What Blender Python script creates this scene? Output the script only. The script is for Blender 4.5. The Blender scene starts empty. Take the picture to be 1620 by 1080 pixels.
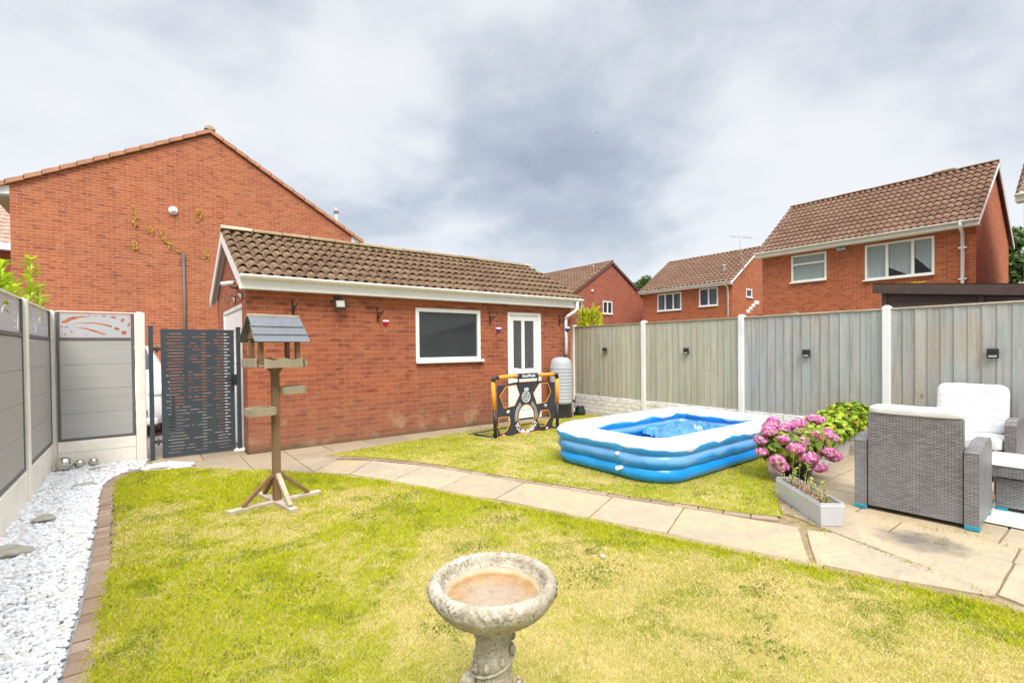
import bpy, bmesh, math, random
import numpy as np
from mathutils import Vector, Matrix
random.seed(7); RS = np.random.RandomState(7)
PI = math.pi
SC = bpy.context.scene
COL = SC.collection
# ------------------------------------------------------------------ camera
CAMP = (0.0, 0.0, 1.4632)
yaw, pitch, roll = 0.6540, -0.0119, -0.0106
Fv = Vector((math.sin(yaw)*math.cos(pitch), math.cos(yaw)*math.cos(pitch), math.sin(pitch)))
R0 = Vector((math.cos(yaw), -math.sin(yaw), 0)); U0 = R0.cross(Fv)
Rv = R0*math.cos(roll)+U0*math.sin(roll); Uv = -R0*math.sin(roll)+U0*math.cos(roll)
cd = bpy.data.cameras.new('camera'); cam = bpy.data.objects.new('camera', cd); COL.objects.link(cam)
cam.matrix_world = Matrix(((Rv.x, Uv.x, -Fv.x, CAMP[0]), (Rv.y, Uv.y, -Fv.y, CAMP[1]), (Rv.z, Uv.z, -Fv.z, CAMP[2]), (0, 0, 0, 1)))
cd.sensor_width = 36; cd.lens = 36*761.17/1620; cd.shift_y = 19.28/1620; cd.clip_start = .05; cd.clip_end = 2000
SC.camera = cam
# ------------------------------------------------------------------ exposure, world, sun
SC.view_settings.view_transform = 'Standard'; SC.view_settings.look = 'None'
SC.view_settings.exposure = 1.1; SC.view_settings.gamma = 1.0
SUN_EL, SUN_AZ = math.radians(52), math.radians(205)   # azimuth clockwise from +Y
wd = bpy.data.worlds.new('World'); SC.world = wd; wd.use_nodes = True
wn = wd.node_tree; wn.nodes.clear()
def WN(t, **k):
    n = wn.nodes.new(t)
    for a, b in k.items(): setattr(n, a, b)
    return n
wl = wn.links.new
def wmath(op, a, b=None, clamp=False):
    n = WN('ShaderNodeMath', operation=op, use_clamp=clamp)
    for i, v in enumerate((a, b)):
        if v is None: continue
        if hasattr(v, 'is_output'): wl(v, n.inputs[i])
        else: n.inputs[i].default_value = v
    return n.outputs[0]
def wmix(f, a, b, bt='MIX'):
    n = WN('ShaderNodeMix', data_type='RGBA', blend_type=bt)
    for s, v in ((n.inputs[0], f), (n.inputs[6], a), (n.inputs[7], b)):
        if hasattr(v, 'is_output'): wl(v, s)
        else: s.default_value = v
    return n.outputs[2]
tc = WN('ShaderNodeTexCoord'); sep = WN('ShaderNodeSeparateXYZ'); wl(tc.outputs['Generated'], sep.inputs[0])
sky = WN('ShaderNodeTexSky', sky_type='NISHITA'); sky.sun_disc = False
sky.sun_elevation = SUN_EL; sky.sun_rotation = SUN_AZ
skys = WN('ShaderNodeVectorMath', operation='SCALE'); wl(sky.outputs[0], skys.inputs[0]); skys.inputs['Scale'].default_value = .10
# cloud sheet: project direction on a plane overhead
zz = wmath('ADD', wmath('MAXIMUM', sep.outputs[2], 0.0), .28)
cx = wmath('DIVIDE', sep.outputs[0], zz); cy = wmath('DIVIDE', sep.outputs[1], zz)
comb = WN('ShaderNodeCombineXYZ'); wl(cx, comb.inputs[0]); wl(cy, comb.inputs[1])
def wnoise(scale, det, rough, dist, off=(0, 0, 0)):
    m = WN('ShaderNodeMapping'); m.inputs['Location'].default_value = off; wl(comb.outputs[0], m.inputs[0])
    n = WN('ShaderNodeTexNoise'); n.inputs['Scale'].default_value = scale; n.inputs['Detail'].default_value = det
    n.inputs['Roughness'].default_value = rough; n.inputs['Distortion'].default_value = dist
    wl(m.outputs[0], n.inputs[0]); return n.outputs[0]
n1 = wnoise(1.5, 7, .52, .25, (3.1, 1.7, 0)); n2 = wnoise(4.5, 5, .55, .3, (7.3, 2.2, 0))
def blob(dx, dy, dz, inner, outer):          # smooth bank of cloud round a direction
    v = Vector((dx, dy, dz)).normalized()
    d = WN('ShaderNodeVectorMath', operation='DOT_PRODUCT'); wl(tc.outputs['Generated'], d.inputs[0]); d.inputs[1].default_value = v
    mr = WN('ShaderNodeMapRange', interpolation_type='SMOOTHSTEP'); wl(d.outputs['Value'], mr.inputs[0])
    mr.inputs[1].default_value = math.cos(outer); mr.inputs[2].default_value = math.cos(inner)
    return mr.outputs[0]
def pdir(x, y): return Fv+Rv*((x-810)/761.17)+Uv*((559.3-y)/761.17)
dens = wmath('ADD', wmath('ADD', wmath('MULTIPLY', n1, 1.10), wmath('MULTIPLY', n2, .42)), -.115)
for (x, y, a, b, w) in ((900, 300, .05, .34, .19), (980, 150, .06, .42, .10), (690, 90, .03, .18, .13), (370, 110, .08, .34, .10), (60, 40, .1, .3, .04),
                        (590, 180, .03, .18, -.18), (150, 200, .1, .45, -.15), (1150, 420, .05, .28, -.14), (800, 430, .04, .22, -.10), (1500, 330, .05, .3, -.06), (560, 30, .02, .15, -.10), (1350, 200, .08, .42, -.07), (1560, 60, .05, .3, .04)):
    dv = pdir(x, y); dens = wmath('ADD', dens, wmath('MULTIPLY', blob(dv.x, dv.y, dv.z, a, b), w))
cr = WN('ShaderNodeValToRGB'); wl(dens, cr.inputs[0])
el = cr.color_ramp.elements
el[0].position = .42; el[0].color = (.43, .438, .450, 1)
el[1].position = 1.0; el[1].color = (.185, .215, .26, 1)
for p, c in ((.56, (.405, .418, .437, 1)), (.68, (.34, .36, .392, 1)), (.82, (.255, .284, .325, 1))):
    e = cr.color_ramp.elements.new(p); e.color = c
hz = WN('ShaderNodeMapRange', interpolation_type='SMOOTHSTEP'); wl(sep.outputs[2], hz.inputs[0]); hz.inputs[1].default_value = .0; hz.inputs[2].default_value = .30
cl = wmix(hz.outputs[0], (.42, .43, .445, 1), cr.outputs[0])
# overcast skies are brightest overhead; boost added above the view to light the ground
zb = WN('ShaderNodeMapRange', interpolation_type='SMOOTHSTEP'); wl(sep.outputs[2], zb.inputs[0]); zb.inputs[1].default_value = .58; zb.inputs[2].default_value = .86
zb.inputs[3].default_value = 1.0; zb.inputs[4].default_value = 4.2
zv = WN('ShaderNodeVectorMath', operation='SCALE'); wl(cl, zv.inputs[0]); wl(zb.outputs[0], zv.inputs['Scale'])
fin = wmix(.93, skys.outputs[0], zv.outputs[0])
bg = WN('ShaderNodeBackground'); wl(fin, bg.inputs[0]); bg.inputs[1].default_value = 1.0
wo = WN('ShaderNodeOutputWorld'); wl(bg.outputs[0], wo.inputs[0])
sl = bpy.data.lights.new('sun', 'SUN'); sl.energy = 1.5; sl.angle = math.radians(24); sl.color = (1, .955, .88)
so = bpy.data.objects.new('sun', sl); COL.objects.link(so)
sd = Vector((math.sin(SUN_AZ)*math.cos(SUN_EL), math.cos(SUN_AZ)*math.cos(SUN_EL), math.sin(SUN_EL)))
so.rotation_euler = sd.to_track_quat('Z', 'Y').to_euler(); so.location = (0, 0, 20)
SC.cycles.max_bounces = 8; SC.cycles.transparent_max_bounces = 24

# ------------------------------------------------------------------ materials
class NT:
    def __init__(s, name):
        s.m = bpy.data.materials.new(name); s.m.use_nodes = True; s.t = s.m.node_tree; s.n = s.t.nodes
        s.b = s.n['Principled BSDF']; s.o = s.n['Material Output']; s.c = s.N('ShaderNodeTexCoord')
    def N(s, t, **k):
        n = s.n.new(t)
        for a, b in k.items(): setattr(n, a, b)
        return n
    def put(s, sock, v):
        if hasattr(v, 'is_output'): s.t.links.new(v, sock)
        elif isinstance(v, (tuple, list)) and len(v) == 3 and sock.type == 'RGBA': sock.default_value = (*v, 1)
        else: sock.default_value = v
    def noise(s, scale=5, det=4, rough=.55, vec=None, dist=0, off=(0, 0, 0), sc=(1, 1, 1), col=False):
        m = s.N('ShaderNodeMapping'); s.put(m.inputs[0], vec or s.c.outputs['Object']); m.inputs['Scale'].default_value = sc; m.inputs['Location'].default_value = off
        n = s.N('ShaderNodeTexNoise'); s.put(n.inputs['Vector'], m.outputs[0]); n.inputs['Scale'].default_value = scale
        n.inputs['Detail'].default_value = det; n.inputs['Roughness'].default_value = rough; n.inputs['Distortion'].default_value = dist
        return n.outputs[1 if col else 0]
    def voro(s, scale=5, vec=None, feat='F1', out=0, sc=(1, 1, 1)):
        m = s.N('ShaderNodeMapping'); s.put(m.inputs[0], vec or s.c.outputs['Object']); m.inputs['Scale'].default_value = sc
        n = s.N('ShaderNodeTexVoronoi', feature=feat); s.put(n.inputs['Vector'], m.outputs[0]); n.inputs['Scale'].default_value = scale
        return n.outputs[out]
    def mix(s, f, a, b, bt='MIX'):
        n = s.N('ShaderNodeMix', data_type='RGBA', blend_type=bt); s.put(n.inputs[0], f); s.put(n.inputs[6], a); s.put(n.inputs[7], b); return n.outputs[2]
    def math(s, op, a, b=None, c=None, clamp=False):
        n = s.N('ShaderNodeMath', operation=op, use_clamp=clamp)
        for i, v in enumerate((a, b, c)):
            if v is not None: s.put(n.inputs[i], v)
        return n.outputs[0]
    def rng(s, v, a, b, c=0, d=1, smooth=False):
        n = s.N('ShaderNodeMapRange'); n.clamp = True
        if smooth: n.interpolation_type = 'SMOOTHSTEP'
        s.put(n.inputs[0], v)
        for i, x in enumerate((a, b, c, d)): n.inputs[i+1].default_value = x
        return n.outputs[0]
    def ramp(s, v, *st):
        n = s.N('ShaderNodeValToRGB'); s.put(n.inputs[0], v); e = n.color_ramp.elements
        e[0].position, e[0].color = st[0][0], (*st[0][1], 1); e[1].position, e[1].color = st[-1][0], (*st[-1][1], 1)
        for p, c in st[1:-1]:
            x = e.new(p); x.color = (*c, 1)
        return n.outputs[0]
    def attr(s, name='tint', out='Fac'):
        n = s.N('ShaderNodeAttribute'); n.attribute_name = name; return n.outputs[out]
    def xyz(s, v=None):
        n = s.N('ShaderNodeSeparateXYZ'); s.put(n.inputs[0], v or s.c.outputs['Object']); return n.outputs
    def vec(s, x, y, z):
        n = s.N('ShaderNodeCombineXYZ')
        for i, v in enumerate((x, y, z)): s.put(n.inputs[i], v)
        return n.outputs[0]
    def bump(s, h, strength=.3, dist=.01):
        n = s.N('ShaderNodeBump'); s.put(n.inputs['Height'], h); n.inputs['Strength'].default_value = strength; n.inputs['Distance'].default_value = dist
        s.put(s.b.inputs['Normal'], n.outputs[0])
    def set(s, color=None, rough=None, metal=None, spec=None, **k):
        if color is not None: s.put(s.b.inputs['Base Color'], color)
        if rough is not None: s.put(s.b.inputs['Roughness'], rough)
        if metal is not None: s.put(s.b.inputs['Metallic'], metal)
        if spec is not None: s.put(s.b.inputs['Specular IOR Level'], spec)
        for a, b in k.items(): s.put(s.b.inputs[a], b)
        return s.m
def wallvec(t):       # u along the face, v up, chosen from the object-space normal
    x, y, z = t.xyz(); nx, ny, nz = t.xyz(t.c.outputs['Normal'])
    f = t.math('GREATER_THAN', t.math('ABSOLUTE', nx), t.math('ABSOLUTE', ny))
    u = t.math('ADD', t.math('MULTIPLY', y, f), t.math('MULTIPLY', x, t.math('SUBTRACT', 1.0, f)))
    return t.vec(u, z, 0.0), z
def brick_mat(name, c1, c2, c3, mortar, stain=None, seed=0, bump=.35):
    t = NT(name); v, z = wallvec(t)
    b = t.N('ShaderNodeTexBrick'); t.put(b.inputs['Vector'], v); b.offset = .5
    for k, x in (('Scale', 1.0), ('Mortar Size', .005), ('Mortar Smooth', .3), ('Bias', -.05), ('Brick Width', .225), ('Row Height', .075)): b.inputs[k].default_value = x
    t.put(b.inputs['Color1'], c1); t.put(b.inputs['Color2'], c2); t.put(b.inputs['Mortar'], mortar)
    # a second per-brick pick: noise sampled coarsely along the courses
    pick = t.noise(4.2, 1, .5, v, off=(seed, 0, 0), sc=(1, 3.05, 1))
    isb = t.math('SUBTRACT', 1.0, b.outputs['Fac'])
    c = t.mix(t.math('MULTIPLY', t.rng(pick, .56, .66), t.math('MULTIPLY', isb, .75)), b.outputs['Color'], c3)
    big = t.noise(.55, 4, .6, v, off=(seed*2, 3, 0))
    c = t.mix(t.rng(big, .35, .7, 0, .5), c, t.mix(1.0, c, (1.25, 1.12, .95), 'MULTIPLY'))
    fine = t.noise(42, 3, .7, v)
    c = t.mix(t.rng(fine, .3, .75, 0, .34), c, t.mix(1.0, c, (.62, .6, .6), 'MULTIPLY'))
    eff = t.noise(2.2, 5, .7, v, off=(9+seed, 0, 0))
    c = t.mix(t.rng(eff, .58, .78, 0, .28), c, (.62, .42, .28))
    c = t.mix(t.rng(t.noise(1.1, 4, .65, v, off=(2, 17+seed, 0)), .5, .75, 0, .4), c, t.mix(1.0, c, (.72, .70, .72), 'MULTIPLY'))
    if stain:          # weathered splash band with a ragged top edge
        e = t.noise(1.3, 5, .65, v, off=(0, 0, 4))
        zz = t.math('ADD', z, t.math('MULTIPLY', t.math('SUBTRACT', e, .5), .9))
        c = t.mix(t.rng(zz, .05, .85, .78, 0), c, t.mix(.6, c, stain)); c = t.mix(t.math('MULTIPLY', t.rng(zz, .15, .8, 1, 0), t.rng(t.noise(3.1, 4, .6, v, off=(1, 6, 0)), .52, .66, 0, .5)), c, (.46, .33, .20))
        c = t.mix(t.rng(t.math('ADD', z, t.math('MULTIPLY', t.math('SUBTRACT', e, .5), .35)), .0, .12, .75, 0), c, (.10, .095, .05))
    t.set(c, .88, spec=.25)
    t.bump(t.math('ADD', t.math('MULTIPLY', isb, 1.0), t.math('MULTIPLY', fine, .3)), bump, .008)
    return t.m
M = {}
M['brick'] = brick_mat('garage_brick', (.40, .128, .060), (.31, .09, .047), (.19, .055, .04), (.40, .21, .145), stain=(.215, .125, .08), seed=1)
M['brick_left'] = brick_mat('left_house_brick', (.49, .175, .083), (.40, .125, .06), (.24, .078, .053), (.58, .32, .215), seed=4)
M['brick_far'] = brick_mat('right_house_brick', (.48, .145, .058), (.375, .097, .042), (.23, .06, .038), (.55, .32, .21), seed=8)
M['brick_dark'] = brick_mat('dark_house_brick', (.40, .12, .07), (.30, .085, .055), (.20, .055, .04), (.42, .25, .19), seed=12)
def plain(name, c, rough=.5, var=.12, scale=6, bump=0, metal=0, dirt=None, dscale=1.5, damt=.3, **k):
    t = NT(name); n = t.noise(scale, 5, .6)
    col = t.mix(t.rng(n, .3, .7, 0, 1), tuple(x*(1-var) for x in c), tuple(min(1, x*(1+var)) for x in c))
    if dirt: col = t.mix(t.rng(t.noise(dscale, 6, .7, off=(5, 2, 1)), .48, .72, 0, damt), col, dirt)
    t.set(col, rough, metal, **k)
    if bump: t.bump(t.noise(scale*8, 4, .6), bump, .004)
    return t.m
M['white'] = plain('white_upvc', (.88, .88, .865), .35, .02, 3, dirt=(.62, .60, .52), damt=.15)
M['cream'] = plain('cream_fascia', (.86, .84, .76), .4, .03, 3, dirt=(.60, .57, .45), damt=.3)
M['soffit'] = plain('grey_soffit', (.55, .55, .53), .6, .06)
M['whitepaint'] = plain('white_painted_post', (.82, .81, .79), .6, .05, 5, .15, dirt=(.5, .45, .36), dscale=3, damt=.4)
M['concrete'] = plain('pale_concrete', (.90, .85, .75), .8, .05, 9, .25, dirt=(.62, .54, .42), dscale=2.2, damt=.45)
M['stone'] = plain('field_stone', (.38, .35, .28), .85, .25, 9, .5, dirt=(.2, .2, .15))
M['black'] = plain('black_plastic', (.025, .025, .028), .45, .2)
M['blackmetal'] = plain('black_iron', (.02, .02, .02), .5, .2)
M['anth'] = plain('anthracite_metal', (.045, .058, .072), .38, .08)
M['darktrim'] = plain('dark_grey_trim', (.12, .115, .11), .5, .1)
M['steel'] = plain('polished_steel', (.62, .60, .56), .09, .03, 4, 0, 1.0)
M['grey_plastic'] = plain('grey_plastic', (.44, .46, .49), .45, .06, 4, dirt=(.36, .34, .3))
M['planter'] = plain('pale_grey_planter', (.56, .57, .60), .42, .05, 6, dirt=(.4, .36, .3), damt=.25)
M['trough'] = plain('weathered_white_trough', (.56, .54, .53), .7, .1, 8, .1, dirt=(.42, .37, .33), dscale=4, damt=.5)
M['orange'] = plain('orange_fabric', (.85, .34, .03), .7, .1)
M['sheet'] = plain('black_target_fabric', (.035, .035, .045), .75, .25)
M['whiteink'] = plain('white_print', (.8, .8, .8), .7, .03)
M['shedbrown'] = plain('brown_shed_timber', (.085, .052, .042), .65, .2, 12, .2)
M['slate'] = plain('roof_slate', (.135, .145, .16), .55, .12, 14, .25, dirt=(.26, .27, .27))
M['blue'] = plain('blue_foot_cap', (.02, .30, .42), .5, .1)
M['soil'] = plain('planter_soil', (.14, .09, .055), .95, .4, 30, .6)
M['stalk'] = plain('dry_stalk', (.42, .30, .18), .9, .3, 12)
M['stem'] = plain('green_stem', (.20, .24, .06), .8, .2)
M['bark'] = plain('tree_bark', (.12, .09, .06), .9, .3, 10, .5)
M['curtain'] = plain('white_curtain', (.88, .88, .86), .9, .04)
M['carpaint'] = plain('white_car_paint', (.80, .80, .82), .15, .02, **{'Coat Weight': .6})
M['tyre'] = plain('tyre_rubber', (.02, .02, .02), .85, .1)
M['red'] = plain('red_metallic', (.55, .02, .03), .25, .1, 4, 0, .3)
M['purple'] = plain('purple_metallic', (.22, .05, .25), .25, .2, 4, 0, .3)
M['bluem'] = plain('blue_metallic', (.05, .06, .26), .25, .2, 4, 0, .3)
M['gold'] = plain('dead_gold_ivy', (.50, .29, .05), .8, .3, 20)
M['lead'] = plain('grey_flue', (.45, .45, .45), .5, .1)
M['terracotta'] = plain('terracotta_verge', (.50, .24, .14), .8, .15, 6, .3)
M['purplebarge'] = plain('brown_bargeboard', (.16, .09, .08), .6, .1)
M['whitelamp'] = plain('lamp_glass', (.75, .75, .72), .2, .02)
M['fig'] = plain('rope_grey', (.3, .3, .3), .8)

def timber(name, a, b, c, bump=.3):       # grain runs along local z unless the object is a table
    t = NT(name); g = t.noise(9, 6, .65, sc=(1, 1, .09), dist=.4); k = t.noise(2.3, 5, .7, off=(4, 4, 0))
    col = t.mix(t.rng(g, .3, .7), a, b); col = t.mix(t.rng(k, .45, .72, 0, .8), col, c)
    t.set(col, .85, spec=.2); t.bump(g, bump, .004); return t.m
M['timber'] = timber('stained_timber', (.17, .095, .048), (.26, .155, .082), (.24, .17, .10))
M['oldtimber'] = timber('lichened_timber', (.27, .21, .14), (.40, .33, .235), (.27, .255, .13))
M['paletimber'] = timber('bleached_timber', (.40, .33, .235), (.54, .47, .36), (.30, .24, .16))

def fence_boards(name, a, b, c, knot):
    t = NT(name); ti = t.attr(); x, y, z = t.xyz()
    sh = t.vec(t.math('ADD', x, t.math('MULTIPLY', ti, 7.0)), y, t.math('ADD', z, t.math('MULTIPLY', ti, 31.0)))
    g = t.noise(14, 6, .7, sh, sc=(1, 1, .06), dist=.5); k = t.noise(1.7, 6, .7, sh, sc=(1, 1, .45)); f = t.noise(45, 3, .6, sh, sc=(1, 1, .12))
    col = t.mix(t.rng(g, .32, .68), a, b); col = t.mix(t.rng(k, .46, .66, 0, .85), col, c)
    col = t.mix(t.rng(t.math('FRACT', t.math('MULTIPLY', ti, 13.7)), 0, 1, 0, .45), col, t.mix(1.0, col, (.74, .74, .76), 'MULTIPLY'))
    br = t.noise(.9, 6, .72, t.vec(x, y, z), sc=(1, 1, .55), off=(11, 3, 0)); col = t.mix(t.rng(br, .50, .66, 0, .62), col, (.42, .33, .24))
    st_ = t.noise(26, 5, .75, sh, sc=(1, 1, .035), off=(2, 0, 6)); col = t.mix(t.rng(st_, .50, .68, 0, .55), col, t.mix(1.0, col, (.60, .57, .54), 'MULTIPLY'))
    sp = t.noise(12, 6, .8, sh, sc=(1, 1, .35), off=(5, 5, 5)); col = t.mix(t.rng(sp, .60, .70, 0, .5), col, (.68, .66, .60))
    kn = t.voro(5.2, sh, sc=(1, 1, .6)); col = t.mix(t.math('MULTIPLY', t.rng(kn, .05, .13, .85, 0), t.rng(t.noise(3, 3, .6, sh), .42, .58)), col, knot)
    col = t.mix(t.rng(f, .55, .75, 0, .25), col, (.62, .60, .54))
    t.set(col, .85, spec=.2); t.bump(t.math('ADD', g, t.math('MULTIPLY', f, .4)), .35, .004); return t.m
M['fence_a'] = fence_boards('sage_fence_boards', (.40, .38, .28), (.55, .53, .41), (.44, .46, .38), (.18, .15, .10))
M['fence_b'] = fence_boards('blue_grey_fence_boards', (.33, .33, .30), (.50, .49, .44), (.38, .43, .43), (.26, .18, .12))
t = NT('grey_composite_board'); x, y, z = t.xyz(); ti = t.attr()
g = t.noise(3, 6, .7, t.vec(x, y, t.math('ADD', z, t.math('MULTIPLY', ti, 9.0))), sc=(.5, .5, 9))
c = t.mix(t.rng(g, .3, .7), (.34, .33, .305), (.42, .41, .385)); c = t.mix(t.rng(ti, 0, 1, 0, .3), c, (.46, .45, .44))
M['composite'] = t.set(c, .6); t.bump(t.noise(60, 3, .6, sc=(.15, .15, 1)), .12, .002)
M['screen'] = plain('pale_grey_screen', (.48, .48, .50), .4, .05, 3)

def tile_mat(name, a, b, c, moss=None, mamt=.5):
    t = NT(name); ti = t.attr(); n = t.noise(7, 6, .7); n2 = t.noise(38, 4, .7)
    col = t.mix(ti, a, b); col = t.mix(t.rng(n, .42, .7, 0, .7), col, c)
    if moss: col = t.mix(t.rng(t.noise(2.6, 8, .8, off=(3, 8, 1)), .54, .66, 0, mamt), col, moss)
    col = t.mix(t.rng(n2, .4, .72, 0, .5), col, t.mix(1.0, col, (.5, .48, .46), 'MULTIPLY'))
    t.set(col, .9, spec=.2); t.bump(n2, .5, .006); return t.m
M['tile'] = tile_mat('garage_roof_tile', (.165, .095, .066), (.255, .165, .105), (.33, .235, .135), (.10, .075, .035), .45)
M['tile_far'] = tile_mat('brown_roof_tile', (.235, .125, .085), (.315, .19, .13), (.28, .185, .13))
M['tile_pink'] = tile_mat('pink_roof_tile', (.56, .33, .25), (.62, .42, .33), (.66, .48, .40))
M['ridge'] = tile_mat('mossy_ridge_tile', (.26, .16, .10), (.33, .23, .14), (.42, .33, .18), (.17, .15, .06), .8)
M['ridge_pale'] = plain('pale_ridge_tile', (.50, .40, .27), .85, .12, 10, .3)

def slab_mat():
    t = NT('sandstone_slab'); ti = t.attr(); n = t.noise(1.4, 7, .65, dist=.6); n2 = t.noise(9, 6, .7); n3 = t.noise(50, 3, .7)
    c = t.mix(t.rng(t.math('FRACT', t.math('MULTIPLY', ti, 5.3)), 0, 1), (.43, .33, .20), (.49, .395, .265))
    c = t.mix(t.rng(n, .42, .62, 0, .75), c, (.34, .285, .215)); c = t.mix(t.rng(n2, .5, .72, 0, .55), c, (.27, .21, .15))
    vn = t.noise(2.2, 5, .6, sc=(1, 2.6, 1), dist=2.2, off=(4, 9, 0)); c = t.mix(t.rng(t.math('ABSOLUTE', t.math('SUBTRACT', vn, .5)), 0, .018, .38, 0), c, (.22, .17, .12))
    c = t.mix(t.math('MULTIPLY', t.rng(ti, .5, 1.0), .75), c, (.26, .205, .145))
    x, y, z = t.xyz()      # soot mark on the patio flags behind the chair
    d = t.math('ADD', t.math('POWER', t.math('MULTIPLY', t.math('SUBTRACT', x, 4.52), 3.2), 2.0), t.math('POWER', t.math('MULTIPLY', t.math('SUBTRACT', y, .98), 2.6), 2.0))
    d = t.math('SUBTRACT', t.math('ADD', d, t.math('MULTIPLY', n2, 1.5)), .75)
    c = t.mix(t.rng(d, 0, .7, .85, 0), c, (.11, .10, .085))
    c = t.mix(t.rng(n3, .55, .8, 0, .3), c, (.56, .48, .36))
    t.set(c, .82, spec=.25); t.bump(t.math('ADD', n2, t.math('MULTIPLY', n, 1.5)), .35, .008); return t.m
M['slab'] = slab_mat()
M['mortar'] = plain('sandy_joint', (.27, .19, .10), .95, .35, 14, .5, dirt=(.16, .17, .04), dscale=5, damt=.8)
t = NT('edging_brick'); ti = t.attr(); n = t.noise(12, 5, .7)
c = t.ramp(ti, (0, (.23, .145, .10)), (.5, (.30, .205, .14)), (1, (.36, .26, .19))); c = t.mix(t.rng(n, .4, .7, 0, .6), c, (.25, .18, .11))
M['edge'] = t.set(c, .85); t.bump(n, .4, .006)
M['ground'] = plain('garden_earth', (.13, .12, .06), .95, .3, 2)
M['drive'] = plain('driveway_paving', (.24, .19, .15), .9, .2, 3, .3, dirt=(.12, .1, .08))
t = NT('lawn_soil'); c = t.mix(t.rng(t.noise(2.2, 6, .7), .4, .65), (.23, .23, .03), (.44, .35, .15)); M['lawnsoil'] = t.set(c, .95, spec=.1)

def leafmat(name, rough=.55, trans=.25, spec=.3):      # colour comes from the per-face colour attribute 'col'
    t = NT(name); c = t.attr('col', 'Color'); n = t.noise(18, 3, .6); c = t.mix(t.rng(n, .3, .7, 0, .3), c, t.mix(1.0, c, (.62, .66, .6), 'MULTIPLY'))
    t.set(c, rough, spec=spec)
    tr = t.N('ShaderNodeBsdfTranslucent'); t.put(tr.inputs[0], c); mx = t.N('ShaderNodeMixShader'); mx.inputs[0].default_value = trans
    t.put(mx.inputs[1], t.b.outputs[0]); t.put(mx.inputs[2], tr.outputs[0]); t.put(t.o.inputs[0], mx.outputs[0]); return t.m
M['grass'] = leafmat('grass_blades', .7, .3, .15)
M['leaf'] = leafmat('leaves'); M['petal'] = leafmat('petals', .7, .3, .2)
t = NT('white_pebble'); ti = t.attr(); c = t.ramp(ti, (0, (.80, .80, .79)), (.55, (.72, .72, .72)), (.8, (.55, .56, .58)), (.93, (.62, .54, .42)), (1, (.30, .30, .32)))
c = t.mix(t.rng(t.noise(30, 4, .7), .45, .75, 0, .4), c, (.50, .48, .44)); M['pebble'] = t.set(c, .7)
def glass(name, tint, mixf, rough=.03):
    t = NT(name); t.set(tint, rough, spec=.5); g = t.b; tr = t.N('ShaderNodeBsdfTransparent'); tr.inputs[0].default_value = (.9, .93, .93, 1)
    mx = t.N('ShaderNodeMixShader'); mx.inputs[0].default_value = mixf; t.put(mx.inputs[1], tr.outputs[0]); t.put(mx.inputs[2], g.outputs[0]); t.put(t.o.inputs[0], mx.outputs[0]); return t.m
M['glass_dark'] = glass('smoked_glass', (.045, .050, .054), .93, .06)
t = NT('patterned_door_glass'); t.set(t.mix(t.rng(t.noise(30, 4, .7), .3, .7), (.05, .055, .055), (.12, .125, .12)), .25); M['glass_door'] = t.m
M['glass_clear'] = glass('window_glass', (.10, .11, .12), .16)
M['glass_car'] = glass('car_glass', (.02, .025, .03), .9)
t = NT('window_lead'); M['leadglass'] = glass('leaded_glass', (.12, .13, .16), .45)
# pool vinyl
def pool_mat(name, a, b, alpha, drip=None, z0=0, z1=1, rough=.22):
    t = NT(name); n = t.noise(1.6, 3, .5, dist=.4); c = t.mix(t.rng(n, .35, .65), a, b); x, y, z = t.xyz()
    if drip:
        w = t.noise(2.6, 2, .45, t.vec(x, y, 0.0)); lvl = t.math('ADD', z, t.math('MULTIPLY', t.math('SUBTRACT', w, .5), .17))
        c = t.mix(t.rng(lvl, z0, z1), c, drip)
    w2 = t.noise(7, 4, .6, sc=(1, 1, 2), dist=.8)
    t.set(c, rough, spec=.5); t.bump(w2, .22, .03); t.b.inputs['Coat Weight'].default_value = .3
    if alpha < 1:
        tr = t.N('ShaderNodeBsdfTranslucent'); t.put(tr.inputs[0], c); mx = t.N('ShaderNodeMixShader'); mx.inputs[0].default_value = 1-alpha
        t.put(mx.inputs[1], t.b.outputs[0]); t.put(mx.inputs[2], tr.outputs[0]); t.put(t.o.inputs[0], mx.outputs[0])
    return t.m
M['pool_top'] = pool_mat('pool_top_ring', (.02, .32, .78), (.05, .46, .92), .8, (.90, .91, .95), .362, .378)
M['pool_mid'] = pool_mat('pool_middle_ring', (.012, .28, .78), (.03, .42, .92), .8, (.22, .52, .92), .205, .250)
M['pool_low'] = pool_mat('pool_bottom_ring', (.006, .30, .90), (.02, .42, .96), .85)
M['pool_floor'] = pool_mat('pool_floor', (.05, .50, .78), (.12, .66, .88), 1.0)
M['cover'] = pool_mat('blue_crumpled_sheet', (.02, .16, .5), (.05, .30, .66), .9, rough=.12)
t = NT('pool_water'); t.set((.35, .75, .9), .04, **{'Transmission Weight': 1.0, 'IOR': 1.33}); t.bump(t.noise(9, 3, .5), .25, .02); M['water'] = t.m
t = NT('bath_water'); t.set((.95, .93, .88), .02, **{'Transmission Weight': 1.0, 'IOR': 1.33}); t.bump(t.noise(25, 2, .5), .04, .005); M['bathwater'] = t.m
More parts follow.
